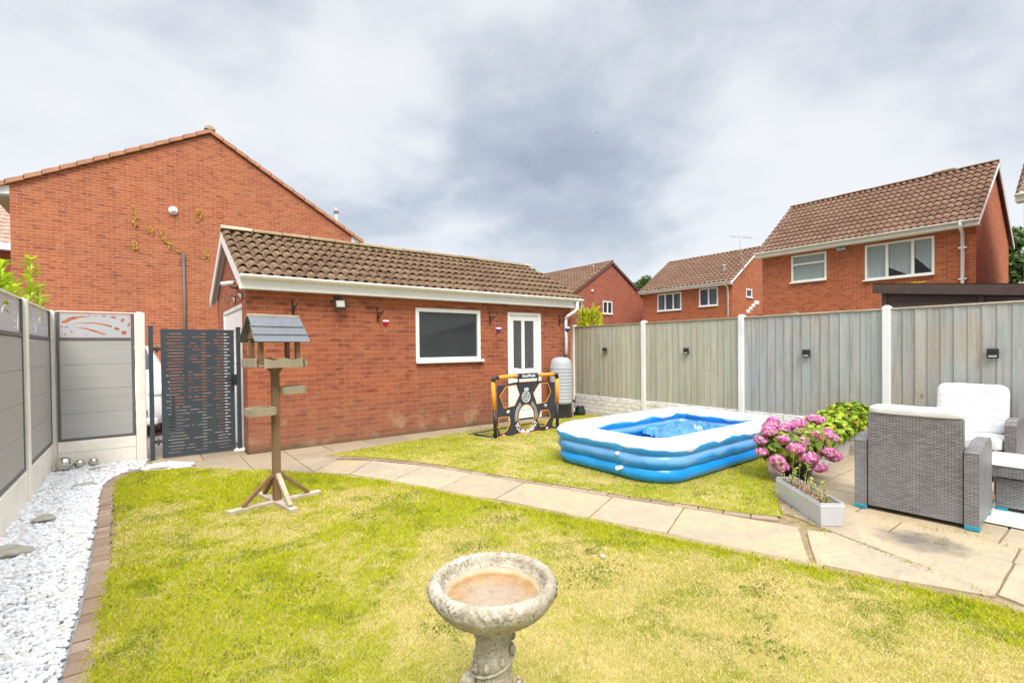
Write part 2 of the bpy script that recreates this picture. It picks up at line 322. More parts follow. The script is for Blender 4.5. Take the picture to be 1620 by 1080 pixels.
# bird bath stone
t = NT('weathered_cast_stone'); n = t.noise(14, 7, .72); n2 = t.noise(110, 5, .72); n3 = t.noise(6, 5, .65, off=(3, 0, 0)); st = t.noise(30, 4, .6, sc=(.25, .25, 3))
c = t.mix(t.rng(n, .35, .68), (.44, .385, .29), (.60, .55, .45)); c = t.mix(t.rng(n3, .46, .64, 0, .8), c, (.32, .27, .18)); c = t.mix(t.math('MULTIPLY', t.rng(n2, .50, .60, 0, .9), t.rng(t.noise(11, 4, .7, off=(7, 1, 2)), .40, .58, .15, 1)), c, (.14, .12, .085))
c = t.mix(t.rng(st, .55, .72, 0, .5), c, (.20, .17, .12))
M['bath'] = t.set(c, .92, spec=.15); t.bump(t.math('ADD', n, t.math('MULTIPLY', n2, .7)), .7, .006)
t = NT('bath_basin'); n = t.noise(9, 5, .6, dist=.5); e = t.voro(16, feat='DISTANCE_TO_EDGE'); x, y, z = t.xyz()
nd = t.N('ShaderNodeVectorMath', operation='SCALE'); t.put(nd.inputs[0], t.noise(9, 2, .5, col=True)); nd.inputs['Scale'].default_value = .09
nv_ = t.N('ShaderNodeVectorMath', operation='ADD'); t.put(nv_.inputs[0], t.vec(x, y, 0.0)); t.put(nv_.inputs[1], nd.outputs[0]); e = t.voro(20, nv_.outputs[0], 'DISTANCE_TO_EDGE')
c = t.mix(t.rng(n, .4, .65), (.52, .30, .12), (.66, .47, .28)); r = t.math('SQRT', t.math('ADD', t.math('POWER', x, 2.0), t.math('POWER', y, 2.0)))
c = t.mix(t.rng(r, .06, .13, .75, 0), c, (.62, .52, .42)); c = t.mix(t.rng(e, .0, .05, .45, 0), c, (.30, .22, .16))
c = t.mix(t.rng(r, .148, .156), c, (.60, .55, .44)); M['basin'] = t.set(c, .85); t.bump(e, .5, .01)
# wicker
t = NT('grey_wicker'); v, z = wallvec(t); ox_, oy_, oz_ = t.xyz(); nzz = t.xyz(t.c.outputs['Normal'])[2]
ft = t.math('GREATER_THAN', t.math('ABSOLUTE', nzz), .6); sv = t.N('ShaderNodeMix', data_type='VECTOR'); t.put(sv.inputs[0], ft); t.put(sv.inputs[4], v); t.put(sv.inputs[5], t.vec(oy_, ox_, 0.0)); v = sv.outputs[1]
b = t.N('ShaderNodeTexBrick'); t.put(b.inputs['Vector'], v); b.offset = .5
for k, x_ in (('Scale', 1.0), ('Mortar Size', .0030), ('Mortar Smooth', .8), ('Brick Width', .044), ('Row Height', .0135)): b.inputs[k].default_value = x_
t.put(b.inputs['Color1'], (.33, .305, .30)); t.put(b.inputs['Color2'], (.205, .19, .185)); t.put(b.inputs['Mortar'], (.06, .055, .055))
sx = t.N('ShaderNodeSeparateXYZ'); t.put(sx.inputs[0], v); wv = t.math('SINE', t.math('MULTIPLY', sx.outputs[0], 2*PI/.036))
c = t.mix(t.rng(t.noise(2, 5, .6), .4, .7, 0, .5), b.outputs['Color'], (.36, .37, .40))
M['wicker'] = t.set(c, .42); t.bump(t.math('SUBTRACT', 1.0, b.outputs['Fac']), .9, .006)
def cloth():
    t = NT('pale_grey_cushion'); n = t.noise(6, 5, .6, sc=(1, 1, 3), dist=1.0); c = t.mix(t.rng(n, .3, .7), (.66, .66, .655), (.76, .76, .755))
    t.set(c, .9, spec=.15); t.bump(n, .35, .02); return t.m
M['cushion'] = cloth()
t = NT('leaf_pattern_rug'); x, y, z = t.xyz(); w = t.N('ShaderNodeTexWave'); t.put(w.inputs['Vector'], t.c.outputs['Object']); w.inputs['Scale'].default_value = 5.5; w.inputs['Distortion'].default_value = 5; w.inputs['Detail'].default_value = 1; w.inputs['Detail Scale'].default_value = .8
M['rug'] = t.set(t.mix(t.rng(w.outputs[0], .5, .68), (.74, .74, .70), t.mix(t.rng(t.noise(3), .4, .6), (.36, .46, .32), (.52, .62, .52))), .9)
t = NT('table_glass'); t.set((.60, .62, .62), .08, spec=.8); M['tabletop'] = t.m
t = NT('painted_rubble'); n = t.noise(6, 6, .7); b = t.N('ShaderNodeTexBrick'); v, z = wallvec(t)
dv = t.N('ShaderNodeVectorMath', operation='ADD'); t.put(dv.inputs[0], v); nv = t.N('ShaderNodeVectorMath', operation='SCALE'); t.put(nv.inputs[0], t.noise(5, 3, .5, col=True)); nv.inputs['Scale'].default_value = .06; t.put(dv.inputs[1], nv.outputs[0]); t.put(b.inputs['Vector'], dv.outputs[0])
for k, x_ in (('Scale', 1.0), ('Mortar Size', .008), ('Mortar Smooth', .6), ('Brick Width', .23), ('Row Height', .085)): b.inputs[k].default_value = x_
c = t.mix(t.rng(n, .5, .68, 0, .55), (.86, .84, .80), (.50, .42, .33)); c = t.mix(t.math('MULTIPLY', b.outputs['Fac'], .45), c, (.30, .25, .19))
c = t.mix(t.rng(t.math('ADD', z, t.math('MULTIPLY', n, .25)), .10, .22, .7, 0), c, (.36, .28, .18))
M['paintwall'] = t.set(c, .9); t.bump(t.math('SUBTRACT', t.math('MULTIPLY', n, .6), b.outputs['Fac']), .8, .015)

# ------------------------------------------------------------------ mesh builder
class MB:
    def __init__(s): s.v = []; s.f = []; s.t = []; s.sm = []; s.ti = 0.0; s.M = None
    def add(s, vs, fs, smooth=False):
        o = len(s.v)
        if s.M is not None: vs = [tuple(s.M @ Vector(p)) for p in vs]
        s.v += [tuple(p) for p in vs]; s.f += [tuple(i+o for i in f) for f in fs]; s.t += [s.ti]*len(fs); s.sm += [smooth]*len(fs); return s
    def box(s, x0, x1, y0, y1, z0, z1, b=0.0):
        x0, x1 = min(x0, x1), max(x0, x1); y0, y1 = min(y0, y1), max(y0, y1); z0, z1 = min(z0, z1), max(z0, z1)
        if b <= 0:
            vs = [(x, y, z) for z in (z0, z1) for x, y in ((x0, y0), (x1, y0), (x1, y1), (x0, y1))]
            return s.add(vs, [(3, 2, 1, 0), (4, 5, 6, 7), (0, 1, 5, 4), (1, 2, 6, 5), (2, 3, 7, 6), (3, 0, 4, 7)])
        b = min(b, (x1-x0)*.45, (y1-y0)*.45, (z1-z0)*.45)
        c = [(x0, y0), (x1, y0), (x1, y1), (x0, y1)]; X = (x0, x1); Y = (y0, y1)
        ring = []
        for i, (sx, sy) in enumerate(((0, 0), (1, 0), (1, 1), (0, 1))):
            cx_, cy_ = X[sx]+(b if sx == 0 else -b), Y[sy]+(b if sy == 0 else -b)
            px = (cx_, Y[sy]); py = (X[sx], cy_)
            ring += ([py, px] if i in (0, 2) else [px, py])
        inn = [(x0+b, y0+b), (x1-b, y0+b), (x1-b, y1-b), (x0+b, y1-b)]
        vs = [(*p, z0) for p in inn]+[(*p, z0+b) for p in ring]+[(*p, z1-b) for p in ring]+[(*p, z1) for p in inn]
        fs = [(3, 2, 1, 0), (20, 21, 22, 23)]
        for i in range(8):
            j = (i+1) % 8; fs.append((4+i, 4+j, 12+j, 12+i))
        for k in range(4):
            i = 2*k; fs += [(k, 4+i+1, 4+i), (20+k, 12+i, 12+i+1)]
            j = (i+2) % 8; k2 = (k+1) % 4
            fs += [(k, k2, 4+j, 4+i+1), (20+k2, 20+k, 12+i+1, 12+j)]
        return s.add(vs, fs)
    def obox(s, a, b, w, h, up=(0, 0, 1), bev=0):       # bar from a to b with section w x h
        a, b = Vector(a), Vector(b); d = b-a; L = d.length; z = d.normalized(); u = Vector(up)
        if abs(z.dot(u)) > .98: u = Vector((1, 0, 0))
        x = u.cross(z).normalized(); y = z.cross(x)
        old = s.M; m = Matrix(((x.x, y.x, z.x, a.x), (x.y, y.y, z.y, a.y), (x.z, y.z, z.z, a.z), (0, 0, 0, 1)))
        s.M = m if old is None else old @ m; s.box(-w/2, w/2, -h/2, h/2, 0, L, bev); s.M = old; return s
    def tube(s, pts, r, n=8, cap=True):
        pts = [Vector(p) for p in pts]; N = len(pts); rr = r if isinstance(r, (list, tuple)) else [r]*N
        vs = []; fs = []; prev = None
        for i, p in enumerate(pts):
            d = (pts[min(i+1, N-1)]-pts[max(i-1, 0)]).normalized()
            if prev is None: a = d.orthogonal().normalized()
            else: a = (prev-d*prev.dot(d)).normalized()
            prev = a; b = d.cross(a)
            for k in range(n):
                t_ = 2*PI*k/n; vs.append(tuple(p+a*math.cos(t_)*rr[i]+b*math.sin(t_)*rr[i]))
        for i in range(N-1):
            for k in range(n):
                k2 = (k+1) % n; fs.append((i*n+k, i*n+k2, (i+1)*n+k2, (i+1)*n+k))
        if cap: fs += [tuple(range(n))[::-1], tuple(range((N-1)*n, N*n))]
        return s.add(vs, fs, True)
    def lathe(s, prof, c=(0, 0, 0), n=32, cap0=False, cap1=False, fn=None):
        vs = []; fs = []
        for r, z in prof:
            for k in range(n):
                a = 2*PI*k/n; q = r if fn is None else fn(r, z, a); vs.append((c[0]+q*math.cos(a), c[1]+q*math.sin(a), c[2]+z))
        for i in range(len(prof)-1):
            for k in range(n):
                k2 = (k+1) % n; fs.append((i*n+k, i*n+k2, (i+1)*n+k2, (i+1)*n+k))
        if cap0: fs.append(tuple(range(n))[::-1])
        if cap1: fs.append(tuple(range((len(prof)-1)*n, len(prof)*n)))
        return s.add(vs, fs, True)
    def ball(s, c, r, n=12, m=8, sq=(1, 1, 1)):
        prof = [(math.sin(PI*i/m), -math.cos(PI*i/m)) for i in range(m+1)]; vs = []; fs = []
        for a, z in prof:
            for k in range(n):
                t_ = 2*PI*k/n; vs.append((c[0]+r*sq[0]*a*math.cos(t_), c[1]+r*sq[1]*a*math.sin(t_), c[2]+r*sq[2]*z))
        for i in range(m):
            for k in range(n):
                k2 = (k+1) % n; fs.append((i*n+k, i*n+k2, (i+1)*n+k2, (i+1)*n+k))
        return s.add(vs, fs, True)
    def prism(s, poly, ax, a, b):       # poly in the two other axes (cyclic order), extruded on axis ax from a to b
        def P(p, t_): return (t_, p[0], p[1]) if ax == 0 else ((p[0], t_, p[1]) if ax == 1 else (p[0], p[1], t_))
        n = len(poly); vs = [P(p, a) for p in poly]+[P(p, b) for p in poly]
        return s.add(vs, [tuple(range(n))[::-1], tuple(range(n, 2*n))]+[(i, (i+1) % n, n+(i+1) % n, n+i) for i in range(n)])
    def build(s, name, m, parent=None, local=False, fix=True):
        off = Vector((0, 0, 0))
        if parent is not None and not local:
            q = parent
            while q is not None: off = off+Vector(q.location); q = q.parent
        me = bpy.data.meshes.new(name); me.from_pydata([(a-off.x, b-off.y, c-off.z) for a, b, c in s.v], [], s.f)
        me.polygons.foreach_set('use_smooth', s.sm)
        if any(s.t):
            at = me.attributes.new('tint', 'FLOAT', 'FACE'); at.data.foreach_set('value', s.t)
        if fix:
            bm = bmesh.new(); bm.from_mesh(me); bmesh.ops.recalc_face_normals(bm, faces=bm.faces); bm.to_mesh(me); bm.free()
        me.materials.append(m); me.update()
        o = bpy.data.objects.new(name, me); COL.objects.link(o); o.parent = parent; return o
def thing(name, label, cat, loc=(0, 0, 0), rz=0, group=None):
    o = bpy.data.objects.new(name, None); COL.objects.link(o); o.location = loc; o.rotation_euler = (0, 0, rz); o.empty_display_size = .1
    o['label'] = label; o['category'] = cat
    if group: o['group'] = group
    return o
def tag(o, label, cat, group=None):
    o['label'] = label; o['category'] = cat
    if group: o['group'] = group
    return o
def struct(o, kind='structure'): o['kind'] = kind; return o
def copy_tree(o, parent=None):
    c = o.copy(); COL.objects.link(c); c.parent = parent
    for ch in list(o.children): copy_tree(ch, c)
    return c
def raw_mesh(name, verts, faces, m, cols=None, tint=None, parent=None, smooth=False):       # numpy arrays, k-gons of equal size
    verts = np.asarray(verts, np.float32); faces = np.asarray(faces, np.int32); k = faces.shape[1]; nf = len(faces)
    me = bpy.data.meshes.new(name); me.vertices.add(len(verts)); me.vertices.foreach_set('co', verts.ravel())
    me.loops.add(nf*k); me.loops.foreach_set('vertex_index', faces.ravel()); me.polygons.add(nf)
    me.polygons.foreach_set('loop_start', np.arange(0, nf*k, k, dtype=np.int32))
    me.polygons.foreach_set('use_smooth', np.full(nf, smooth))
    if cols is not None:
        a = me.attributes.new('col', 'FLOAT_COLOR', 'FACE'); cc = np.ones((nf, 4), np.float32); cc[:, :3] = cols; a.data.foreach_set('color', cc.ravel())
    if tint is not None:
        a = me.attributes.new('tint', 'FLOAT', 'FACE'); a.data.foreach_set('value', np.asarray(tint, np.float32))
    me.materials.append(m); me.update(calc_edges=True); me.validate()
    o = bpy.data.objects.new(name, me); COL.objects.link(o); o.parent = parent; return o
def plate(name, outer, holes, th, m, parent=None, frame=None):       # sheet with cut-outs; frame = 4x4 from (x, y, depth) to space
    cu = bpy.data.curves.new(name, 'CURVE'); cu.dimensions = '2D'; cu.fill_mode = 'BOTH'; cu.extrude = th/2
    for poly in [outer]+list(holes):
        sp = cu.splines.new('POLY'); sp.points.add(len(poly)-1)
        for p, (a, b) in zip(sp.points, poly): p.co = (a, b, 0, 1)
        sp.use_cyclic_u = True
    tmp = bpy.data.objects.new('tmp', cu); COL.objects.link(tmp)
    me = bpy.data.meshes.new_from_object(tmp.evaluated_get(bpy.context.evaluated_depsgraph_get()))
    bpy.data.objects.remove(tmp); bpy.data.curves.remove(cu)
    if frame is not None: me.transform(frame)
    me.materials.clear(); me.materials.append(m); me.name = name
    o = bpy.data.objects.new(name, me); COL.objects.link(o); o.parent = parent
    if parent is not None: me.transform(Matrix.Translation(-Vector(parent.location)))
    return o
def frame_xz(x0, y, z0):      # local (a, b) -> (x0+a, y, z0+b)
    return Matrix(((1, 0, 0, x0), (0, 0, 1, y), (0, 1, 0, z0), (0, 0, 0, 1)))
def frame_yz(x, y0, z0):
    return Matrix(((0, 0, 1, x), (1, 0, 0, y0), (0, 1, 0, z0), (0, 0, 0, 1)))
def text_mesh(name, s, size, m, parent, mat4, ext=.002, shear=0, offset=0):
    cu = bpy.data.curves.new(name, 'FONT'); cu.body = s; cu.size = size; cu.align_x = 'CENTER'; cu.align_y = 'CENTER'; cu.extrude = ext; cu.shear = shear; cu.offset = offset
    tmp = bpy.data.objects.new('tmp', cu); COL.objects.link(tmp)
    me = bpy.data.meshes.new_from_object(tmp.evaluated_get(bpy.context.evaluated_depsgraph_get())); bpy.data.objects.remove(tmp); bpy.data.curves.remove(cu)
    me.transform(mat4); me.materials.clear(); me.materials.append(m)
    return me
def join_meshes(name, mes, m, parent):
    bm = bmesh.new()
    for me in mes: bm.from_mesh(me)
    out = bpy.data.meshes.new(name); bm.to_mesh(out); bm.free(); out.materials.append(m)
    if parent is not None: out.transform(Matrix.Translation(-Vector(parent.location)))
    o = bpy.data.objects.new(name, out); COL.objects.link(o); o.parent = parent; return o

# ------------------------------------------------------------------ ground, paving
mb = MB(); mb.add([(-300, -300, -.03), (400, -300, -.03), (400, 400, -.03), (-300, 400, -.03)], [(0, 1, 2, 3)]); struct(mb.build('ground', M['ground']))
mb = MB(); mb.add([(-2.6, 8.12, -.015), (1.15, 8.12, -.015), (1.15, 15.7, -.015), (-2.6, 15.7, -.015)], [(0, 1, 2, 3)]); struct(mb.build('driveway', M['drive']))
mb = MB(); mb.add([(-.40, -3, -.004), (7.72, -3, -.004), (7.72, 7.62, -.004), (-.40, 7.62, -.004)], [(0, 1, 2, 3)]); struct(mb.build('path_base', M['mortar']))
mb = MB(); mb.add([(-.10, 7.62, -.004), (1.14, 7.62, -.004), (1.14, 8.3, -.004), (-.10, 8.3, -.004)], [(0, 1, 2, 3)]); struct(mb.build('threshold_paving', M['mortar']))
def clip(poly, a, b, side=1):
    out = []; n = len(poly)
    def d(p): return ((b[0]-a[0])*(p[1]-a[1])-(b[1]-a[1])*(p[0]-a[0]))*side
    for i in range(n):
        p, q = poly[i], poly[(i+1) % n]; dp, dq = d(p), d(q)
        if dp >= 0: out.append(p)
        if (dp >= 0) != (dq >= 0):
            t_ = dp/(dp-dq); out.append((p[0]+(q[0]-p[0])*t_, p[1]+(q[1]-p[1])*t_))
    return out
def area(p): return abs(sum(p[i][0]*p[(i+1) % len(p)][1]-p[(i+1) % len(p)][0]*p[i][1] for i in range(len(p))))/2
def shrink(poly, g):
    n = len(poly); c = (sum(p[0] for p in poly)/n, sum(p[1] for p in poly)/n); out = list(poly)
    for i in range(n):
        a, b = poly[i], poly[(i+1) % n]; L = math.hypot(b[0]-a[0], b[1]-a[1])
        if L < 1e-4: continue
        nx, ny = -(b[1]-a[1])/L, (b[0]-a[0])/L
        if (c[0]-a[0])*nx+(c[1]-a[1])*ny < 0: nx, ny = -nx, -ny
        a2, b2 = (a[0]+nx*g, a[1]+ny*g), (b[0]+nx*g, b[1]+ny*g)
        s_ = 1 if (b2[0]-a2[0])*(c[1]-a2[1])-(b2[1]-a2[1])*(c[0]-a2[0]) > 0 else -1
        out = clip(out, a2, b2, s_)
        if len(out) < 3: return []
    return out
def slab(mb, poly, z, g=.0055, bev=.007, jit=.003):
    p = shrink(poly, g)
    if len(p) < 3 or area(p) < .004: return
    q = []
    for i in range(len(p)):      # slightly ragged riven edges
        a, b = p[i], p[(i+1) % len(p)]; L = math.hypot(b[0]-a[0], b[1]-a[1]); m_ = max(1, int(L/.12))
        for k in range(m_):
            t_ = k/m_; j = jit if k else 0
            q.append((a[0]+(b[0]-a[0])*t_+random.uniform(-j, j), a[1]+(b[1]-a[1])*t_+random.uniform(-j, j)))
    n = len(q); c = (sum(a for a, b in q)/n, sum(b for a, b in q)/n)
    top = [(a+(c[0]-a)*bev/max(.05, math.hypot(c[0]-a, c[1]-b)), b+(c[1]-b)*bev/max(.05, math.hypot(c[0]-a, c[1]-b))) for a, b in q]
    zt = z+random.uniform(-.0015, .0015)
    vs = [(a, b, -.01) for a, b in q]+[(a, b, zt-.004) for a, b in q]+[(a, b, zt) for a, b in top]
    fs = [tuple(range(2*n, 3*n))]+[(i, (i+1) % n, n+(i+1) % n, n+i) for i in range(n)]+[(n+i, n+(i+1) % n, 2*n+(i+1) % n, 2*n+i) for i in range(n)]
    mb.ti = random.uniform(.02, .5) if mb.ti < .5 else random.uniform(.7, .98)
    mb.add(vs, fs)
lowP = [(1.59, 6.0), (1.90, 5.62), (2.17, 5.05), (2.36, 4.39), (2.68, 3.79), (3.0, 2.86), (3.22, 2.24), (3.50, 1.32)]
upP = [(1.98, 6.45), (2.36, 6.12), (2.76, 5.42), (3.03, 4.74), (3.28, 4.06), (3.61, 3.12), (3.86, 2.50), (4.14, 1.66)]
mb = MB()
for i in range(len(lowP)-1): mb.ti = 0.1; slab(mb, [lowP[i], lowP[i+1], upP[i+1], upP[i]], .010)
mb.ti = .1; slab(mb, [(3.51, 1.30), (3.86, .50), (3.92, .50), (4.22, 1.44), (4.13, 1.60)], .010)
# patio flags
bounds = [((3.80, -3), (3.84, .45)), ((3.84, .45), (4.24, 1.46)), ((4.24, 1.46), (4.36, 1.80)), ((4.36, 1.80), (5.3, 2.42)), ((5.3, 2.42), (7.7, 3.4))]
cols_ = [3.75, 4.55, 4.90, 5.5, 5.95, 6.55, 7.0, 7.70]
yj = {0: [-3, -2.1, -1.2, -.4, .50, 3.5], 1: [-3, -2, -1.1, -.3, .51, 1.18, 1.9, 3.5], 2: [-3, -1.9, -1.0, 0, .62, 1.5, 2.1, 3.5]}
for i in range(len(cols_)-1):
    ys = yj.get(i) or [-3+k*.62+random.uniform(-.12, .12) for k in range(11)]
    for a, b in zip(ys[:-1], ys[1:]):
        p = [(cols_[i], a), (cols_[i+1], a), (cols_[i+1], b), (cols_[i], b)]
        for q0, q1 in bounds: p = clip(p, q0, q1, -1) if len(p) > 2 else p
        if len(p) > 2: mb.ti = .1; slab(mb, p, .010)
# flags along the garage and at the gate
for i in range(10):
    x0 = 1.95+i*.62
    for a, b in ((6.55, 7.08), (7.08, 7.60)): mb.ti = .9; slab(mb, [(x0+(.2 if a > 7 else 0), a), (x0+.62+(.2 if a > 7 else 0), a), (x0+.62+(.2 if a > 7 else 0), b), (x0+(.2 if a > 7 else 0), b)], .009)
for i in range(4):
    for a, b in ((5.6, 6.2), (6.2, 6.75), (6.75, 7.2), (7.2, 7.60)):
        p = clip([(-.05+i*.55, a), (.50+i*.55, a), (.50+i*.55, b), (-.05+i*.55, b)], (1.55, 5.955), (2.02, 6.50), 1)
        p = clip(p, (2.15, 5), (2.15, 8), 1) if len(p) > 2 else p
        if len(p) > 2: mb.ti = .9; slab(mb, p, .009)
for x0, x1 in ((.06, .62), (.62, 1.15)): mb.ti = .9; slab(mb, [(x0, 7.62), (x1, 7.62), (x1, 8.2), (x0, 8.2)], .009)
struct(mb.build('paving', M['slab']))
# brick edging strips
def resample(pts, step):
    out = [pts[0]]; acc = 0
    for a, b in zip(pts[:-1], pts[1:]):
        L = math.hypot(b[0]-a[0], b[1]-a[1]); p = step-acc
        while p <= L: out.append((a[0]+(b[0]-a[0])*p/L, a[1]+(b[1]-a[1])*p/L)); p += step
        acc = (acc+L) % step
    return out
def smooth(pts, it=2):
    for _ in range(it):
        q = [pts[0]]
        for a, b in zip(pts[:-1], pts[1:]): q += [(a[0]*.75+b[0]*.25, a[1]*.75+b[1]*.25), (a[0]*.25+b[0]*.75, a[1]*.25+b[1]*.75)]
        pts = q+[pts[-1]]
    return pts
def border(mb, pts, w, step, z, side):
    p = resample(smooth(pts), step)
    for i in range(len(p)-1):
        a, b = p[i], p[i+1]
        def nrm(k):
            a_, b_ = p[max(k-1, 0)], p[min(k+1, len(p)-1)]; L = math.hypot(b_[0]-a_[0], b_[1]-a_[1]) or 1
            return (-(b_[1]-a_[1])/L*side*w, (b_[0]-a_[0])/L*side*w)
        n0, n1_ = nrm(i), nrm(i+1); mb.ti = .1
        slab(mb, [a, b, (b[0]+n1_[0], b[1]+n1_[1]), (a[0]+n0[0], a[1]+n0[1])], z, .004, .004, .002)
        mb.t[-1:] = mb.t[-1:]
LAWN1_UP = [(-.30, 6.95), (-.18, 7.25), (.0, 7.34), (.40, 7.22), (1.04, 6.55), (1.633, 5.80), (2.034, 5.10), (2.31, 4.427), (2.55, 3.752), (2.82, 3.076), (3.03, 2.463), (3.12, 2.15), (3.26, 1.76), (3.35, 1.50), (3.455, 1.22), (3.554, .96), (3.633, .70), (3.70, .45), (3.75, .1), (3.78, -1), (3.78, -3)]
mb = MB(); border(mb, LAWN1_UP[4:], .10, .21, .013, 1)
L2LOW = [(2.00, 6.80), (2.36, 6.36), (2.62, 5.92), (2.88, 5.40), (3.08, 4.80), (3.24, 4.30), (3.50, 3.65), (3.66, 3.15), (3.92, 2.55), (4.10, 2.08), (4.26, 1.84)]
border(mb, L2LOW, -.10, .21, .013, 1)
L2RIGHT = [(4.36, 1.88), (4.72, 2.08), (5.3, 2.40), (6.1, 2.82), (7.0, 3.2), (7.68, 3.5)]
border(mb, L2RIGHT, -.10, .15, .012, 1)
for k in range(len(mb.t)): mb.t[k] = (mb.t[k]*7.31+.13*(k//26)) % 1.0
struct(mb.build('path_edging', M['edge']))
GEDGE = [(.02, 7.62), (-.10, 7.50), (-.28, 7.28), (-.36, 6.95), (-.37, 6.5), (-.34, 5.7), (-.325, 5.0), (-.305, 4.3), (-.30, 3.8), (-.30, 3.4), (-.31, 3.1), (-.31, 2.4), (-.33, 1.0), (-.35, -1)]
mb = MB(); p = resample(smooth(GEDGE), .105)
for i in range(len(p)-1):
    a, b = p[i], p[i+1]; k = max(0, i-1); L = math.hypot(b[0]-a[0], b[1]-a[1]); nx, ny = -(b[1]-a[1])/L, (b[0]-a[0])/L; w = .10+random.uniform(-.008, .012)
    mb.ti = .1; slab(mb, [a, b, (b[0]+nx*w, b[1]+ny*w), (a[0]+nx*w, a[1]+ny*w)], .022+random.uniform(-.004, .004), .003, .008, .002)
for k in range(len(mb.t)): mb.t[k] = (mb.t[k]*9.7) % 1.0
struct(mb.build('gravel_edging', M['edge']))

# lawns
LAWN1 = [(-.24, -3), (-.24, 2.8), (-.225, 3.4), (-.235, 3.9), (-.195, 4.3), (-.20, 5.2), (-.25, 6.3), (-.29, 6.9)]+LAWN1_UP[1:]
LAWN1 = [(a, b) for a, b in LAWN1]
LAWN2 = smooth(L2LOW, 1)+L2RIGHT[1:]+[(7.68, 7.06), (7.42, 7.22), (6.8, 7.30), (5.6, 7.27), (4.5, 7.14), (3.13, 6.98), (2.3, 6.86)]
def sheet(name, poly, z, m):
    mb = MB(); n = len(poly); from mathutils.geometry import tessellate_polygon
    me = bpy.data.meshes.new(name); me.from_pydata([(a, b, z) for a, b in poly], [], [tuple(t_) for t_ in tessellate_polygon([[Vector((a, b, 0)) for a, b in poly]])]); me.materials.append(m); me.update(); o = bpy.data.objects.new(name, me); COL.objects.link(o); return o
struct(sheet('lawn_ground', LAWN1, .016, M['lawnsoil'])); struct(sheet('rear_lawn_ground', LAWN2, .016, M['lawnsoil']))
def inpoly(x, y, poly):
    r = np.zeros(len(x), bool); n = len(poly); j = n-1
    for i in range(n):
        xi, yi = poly[i]; xj, yj_ = poly[j]
        c = ((yi > y) != (yj_ > y)) & (x < (xj-xi)*(y-yi)/(yj_-yi+1e-12)+xi); r ^= c; j = i
    return r
_lat = RS.rand(64, 64)
def vnoise(x, y, s, ox=0, oy=0):
    X_, Y_ = x*s+ox, y*s+oy; xi, yi = np.floor(X_).astype(int), np.floor(Y_).astype(int); fx, fy = X_-xi, Y_-yi; fx = fx*fx*(3-2*fx); fy = fy*fy*(3-2*fy)
    g_ = lambda a, b: _lat[a % 64, b % 64]
    return (g_(xi, yi)*(1-fx)+g_(xi+1, yi)*fx)*(1-fy)+(g_(xi, yi+1)*(1-fx)+g_(xi+1, yi+1)*fx)*fy
def dist_poly(x, y, pts):
    d = np.full(len(x), 9.0)
    for a, b in zip(pts[:-1], pts[1:]):
        ax, ay = a; bx, by = b; L2 = (bx-ax)**2+(by-ay)**2+1e-9; t_ = np.clip(((x-ax)*(bx-ax)+(y-ay)*(by-ay))/L2, 0, 1)
        d = np.minimum(d, np.hypot(x-ax-t_*(bx-ax), y-ay-t_*(by-ay)))
    return d
def grass(name, poly, edge, n, bias):
    xs = [p[0] for p in poly]; ys = [p[1] for p in poly]
    x0, x1, y0, y1 = min(xs)-.02, max(xs)+.02, max(min(ys), -.3), max(ys)+.02
    x = RS.uniform(x0, x1, n*2); y = RS.uniform(y0, y1, n*2)
    d = np.hypot(x, y); dep = x*.608+y*.7936; lat = x*.7936-y*.608
    jj = .010+.03*vnoise(x, y, 7, 5, 5)**2; keep = inpoly(x+RS.normal(0, 1, 2*n)*jj, y+RS.normal(0, 1, 2*n)*jj, poly) & (RS.rand(2*n) < np.clip((2.6/np.maximum(d, .8))**.9, .28, 1)) & (dep > 1.0) & (np.abs(lat) < dep*1.18+.4)
    x, y, d = x[keep], y[keep], d[keep]; m_ = len(x)
    ed = dist_poly(x, y, edge)
    dry = .40*vnoise(x, y, 1.1, 3, 5)+.28*vnoise(x, y, 3.3, 9, 1)+.27*vnoise(x, y, 9, 2, 7)+.24*vnoise(x, y, 24)
    dry = dry*1.25-.26+bias(x, y)-.30*np.exp(-(ed/.22)**2)
    clover = vnoise(x, y, 5, 31, 11)+.5*vnoise(x, y, 17, 4, 4)
    h = RS.uniform(.009, .023, m_)*(1+.7*np.exp(-(ed/.06)**2))*np.where(RS.rand(m_) < .10, 1.6, 1.0); h *= np.where(dry > .6, .75, 1.0); w = RS.uniform(.0026, .0056, m_)*np.clip(d/3.0, .70, 1.9)
    a = RS.uniform(0, 2*PI, m_); lean = RS.uniform(.3, 1.7, m_)*h; la = RS.uniform(0, 2*PI, m_)
    v = np.zeros((m_, 3, 3), np.float32); z = .014
    v[:, 0] = np.c_[x-np.cos(a)*w/2, y-np.sin(a)*w/2, np.full(m_, z)]; v[:, 1] = np.c_[x+np.cos(a)*w/2, y+np.sin(a)*w/2, np.full(m_, z)]
    v[:, 2] = np.c_[x+np.cos(la)*lean, y+np.sin(la)*lean, z+h]
    g1 = np.array([.35, .395, .009]); g2 = np.array([.65, .63, .018]); s1 = np.array([.62, .48, .15]); s2 = np.array([.92, .75, .42]); dk = np.array([.14, .20, .012])
    r = RS.rand(m_, 1); green = g1*(1-r)+g2*r; straw = s1*(1-r)+s2*r
    k = np.clip((dry-.42)/.50, .06, .85); pick = (RS.rand(m_) < k)[:, None]; straw = straw*(.70+.30*k[:, None])+green*(.30-.30*k[:, None])
    col = np.where(pick, straw, green)
    col = np.where(((clover > 1.0) & (RS.rand(m_) < .45))[:, None], dk*(1-r)+g1*r, col)
    o = raw_mesh(name, v.reshape(-1, 3), np.arange(m_*3).reshape(-1, 3), M['grass'], cols=col); struct(o, 'stuff'); o['label'] = 'short mown grass with dry straw patches'
    return o
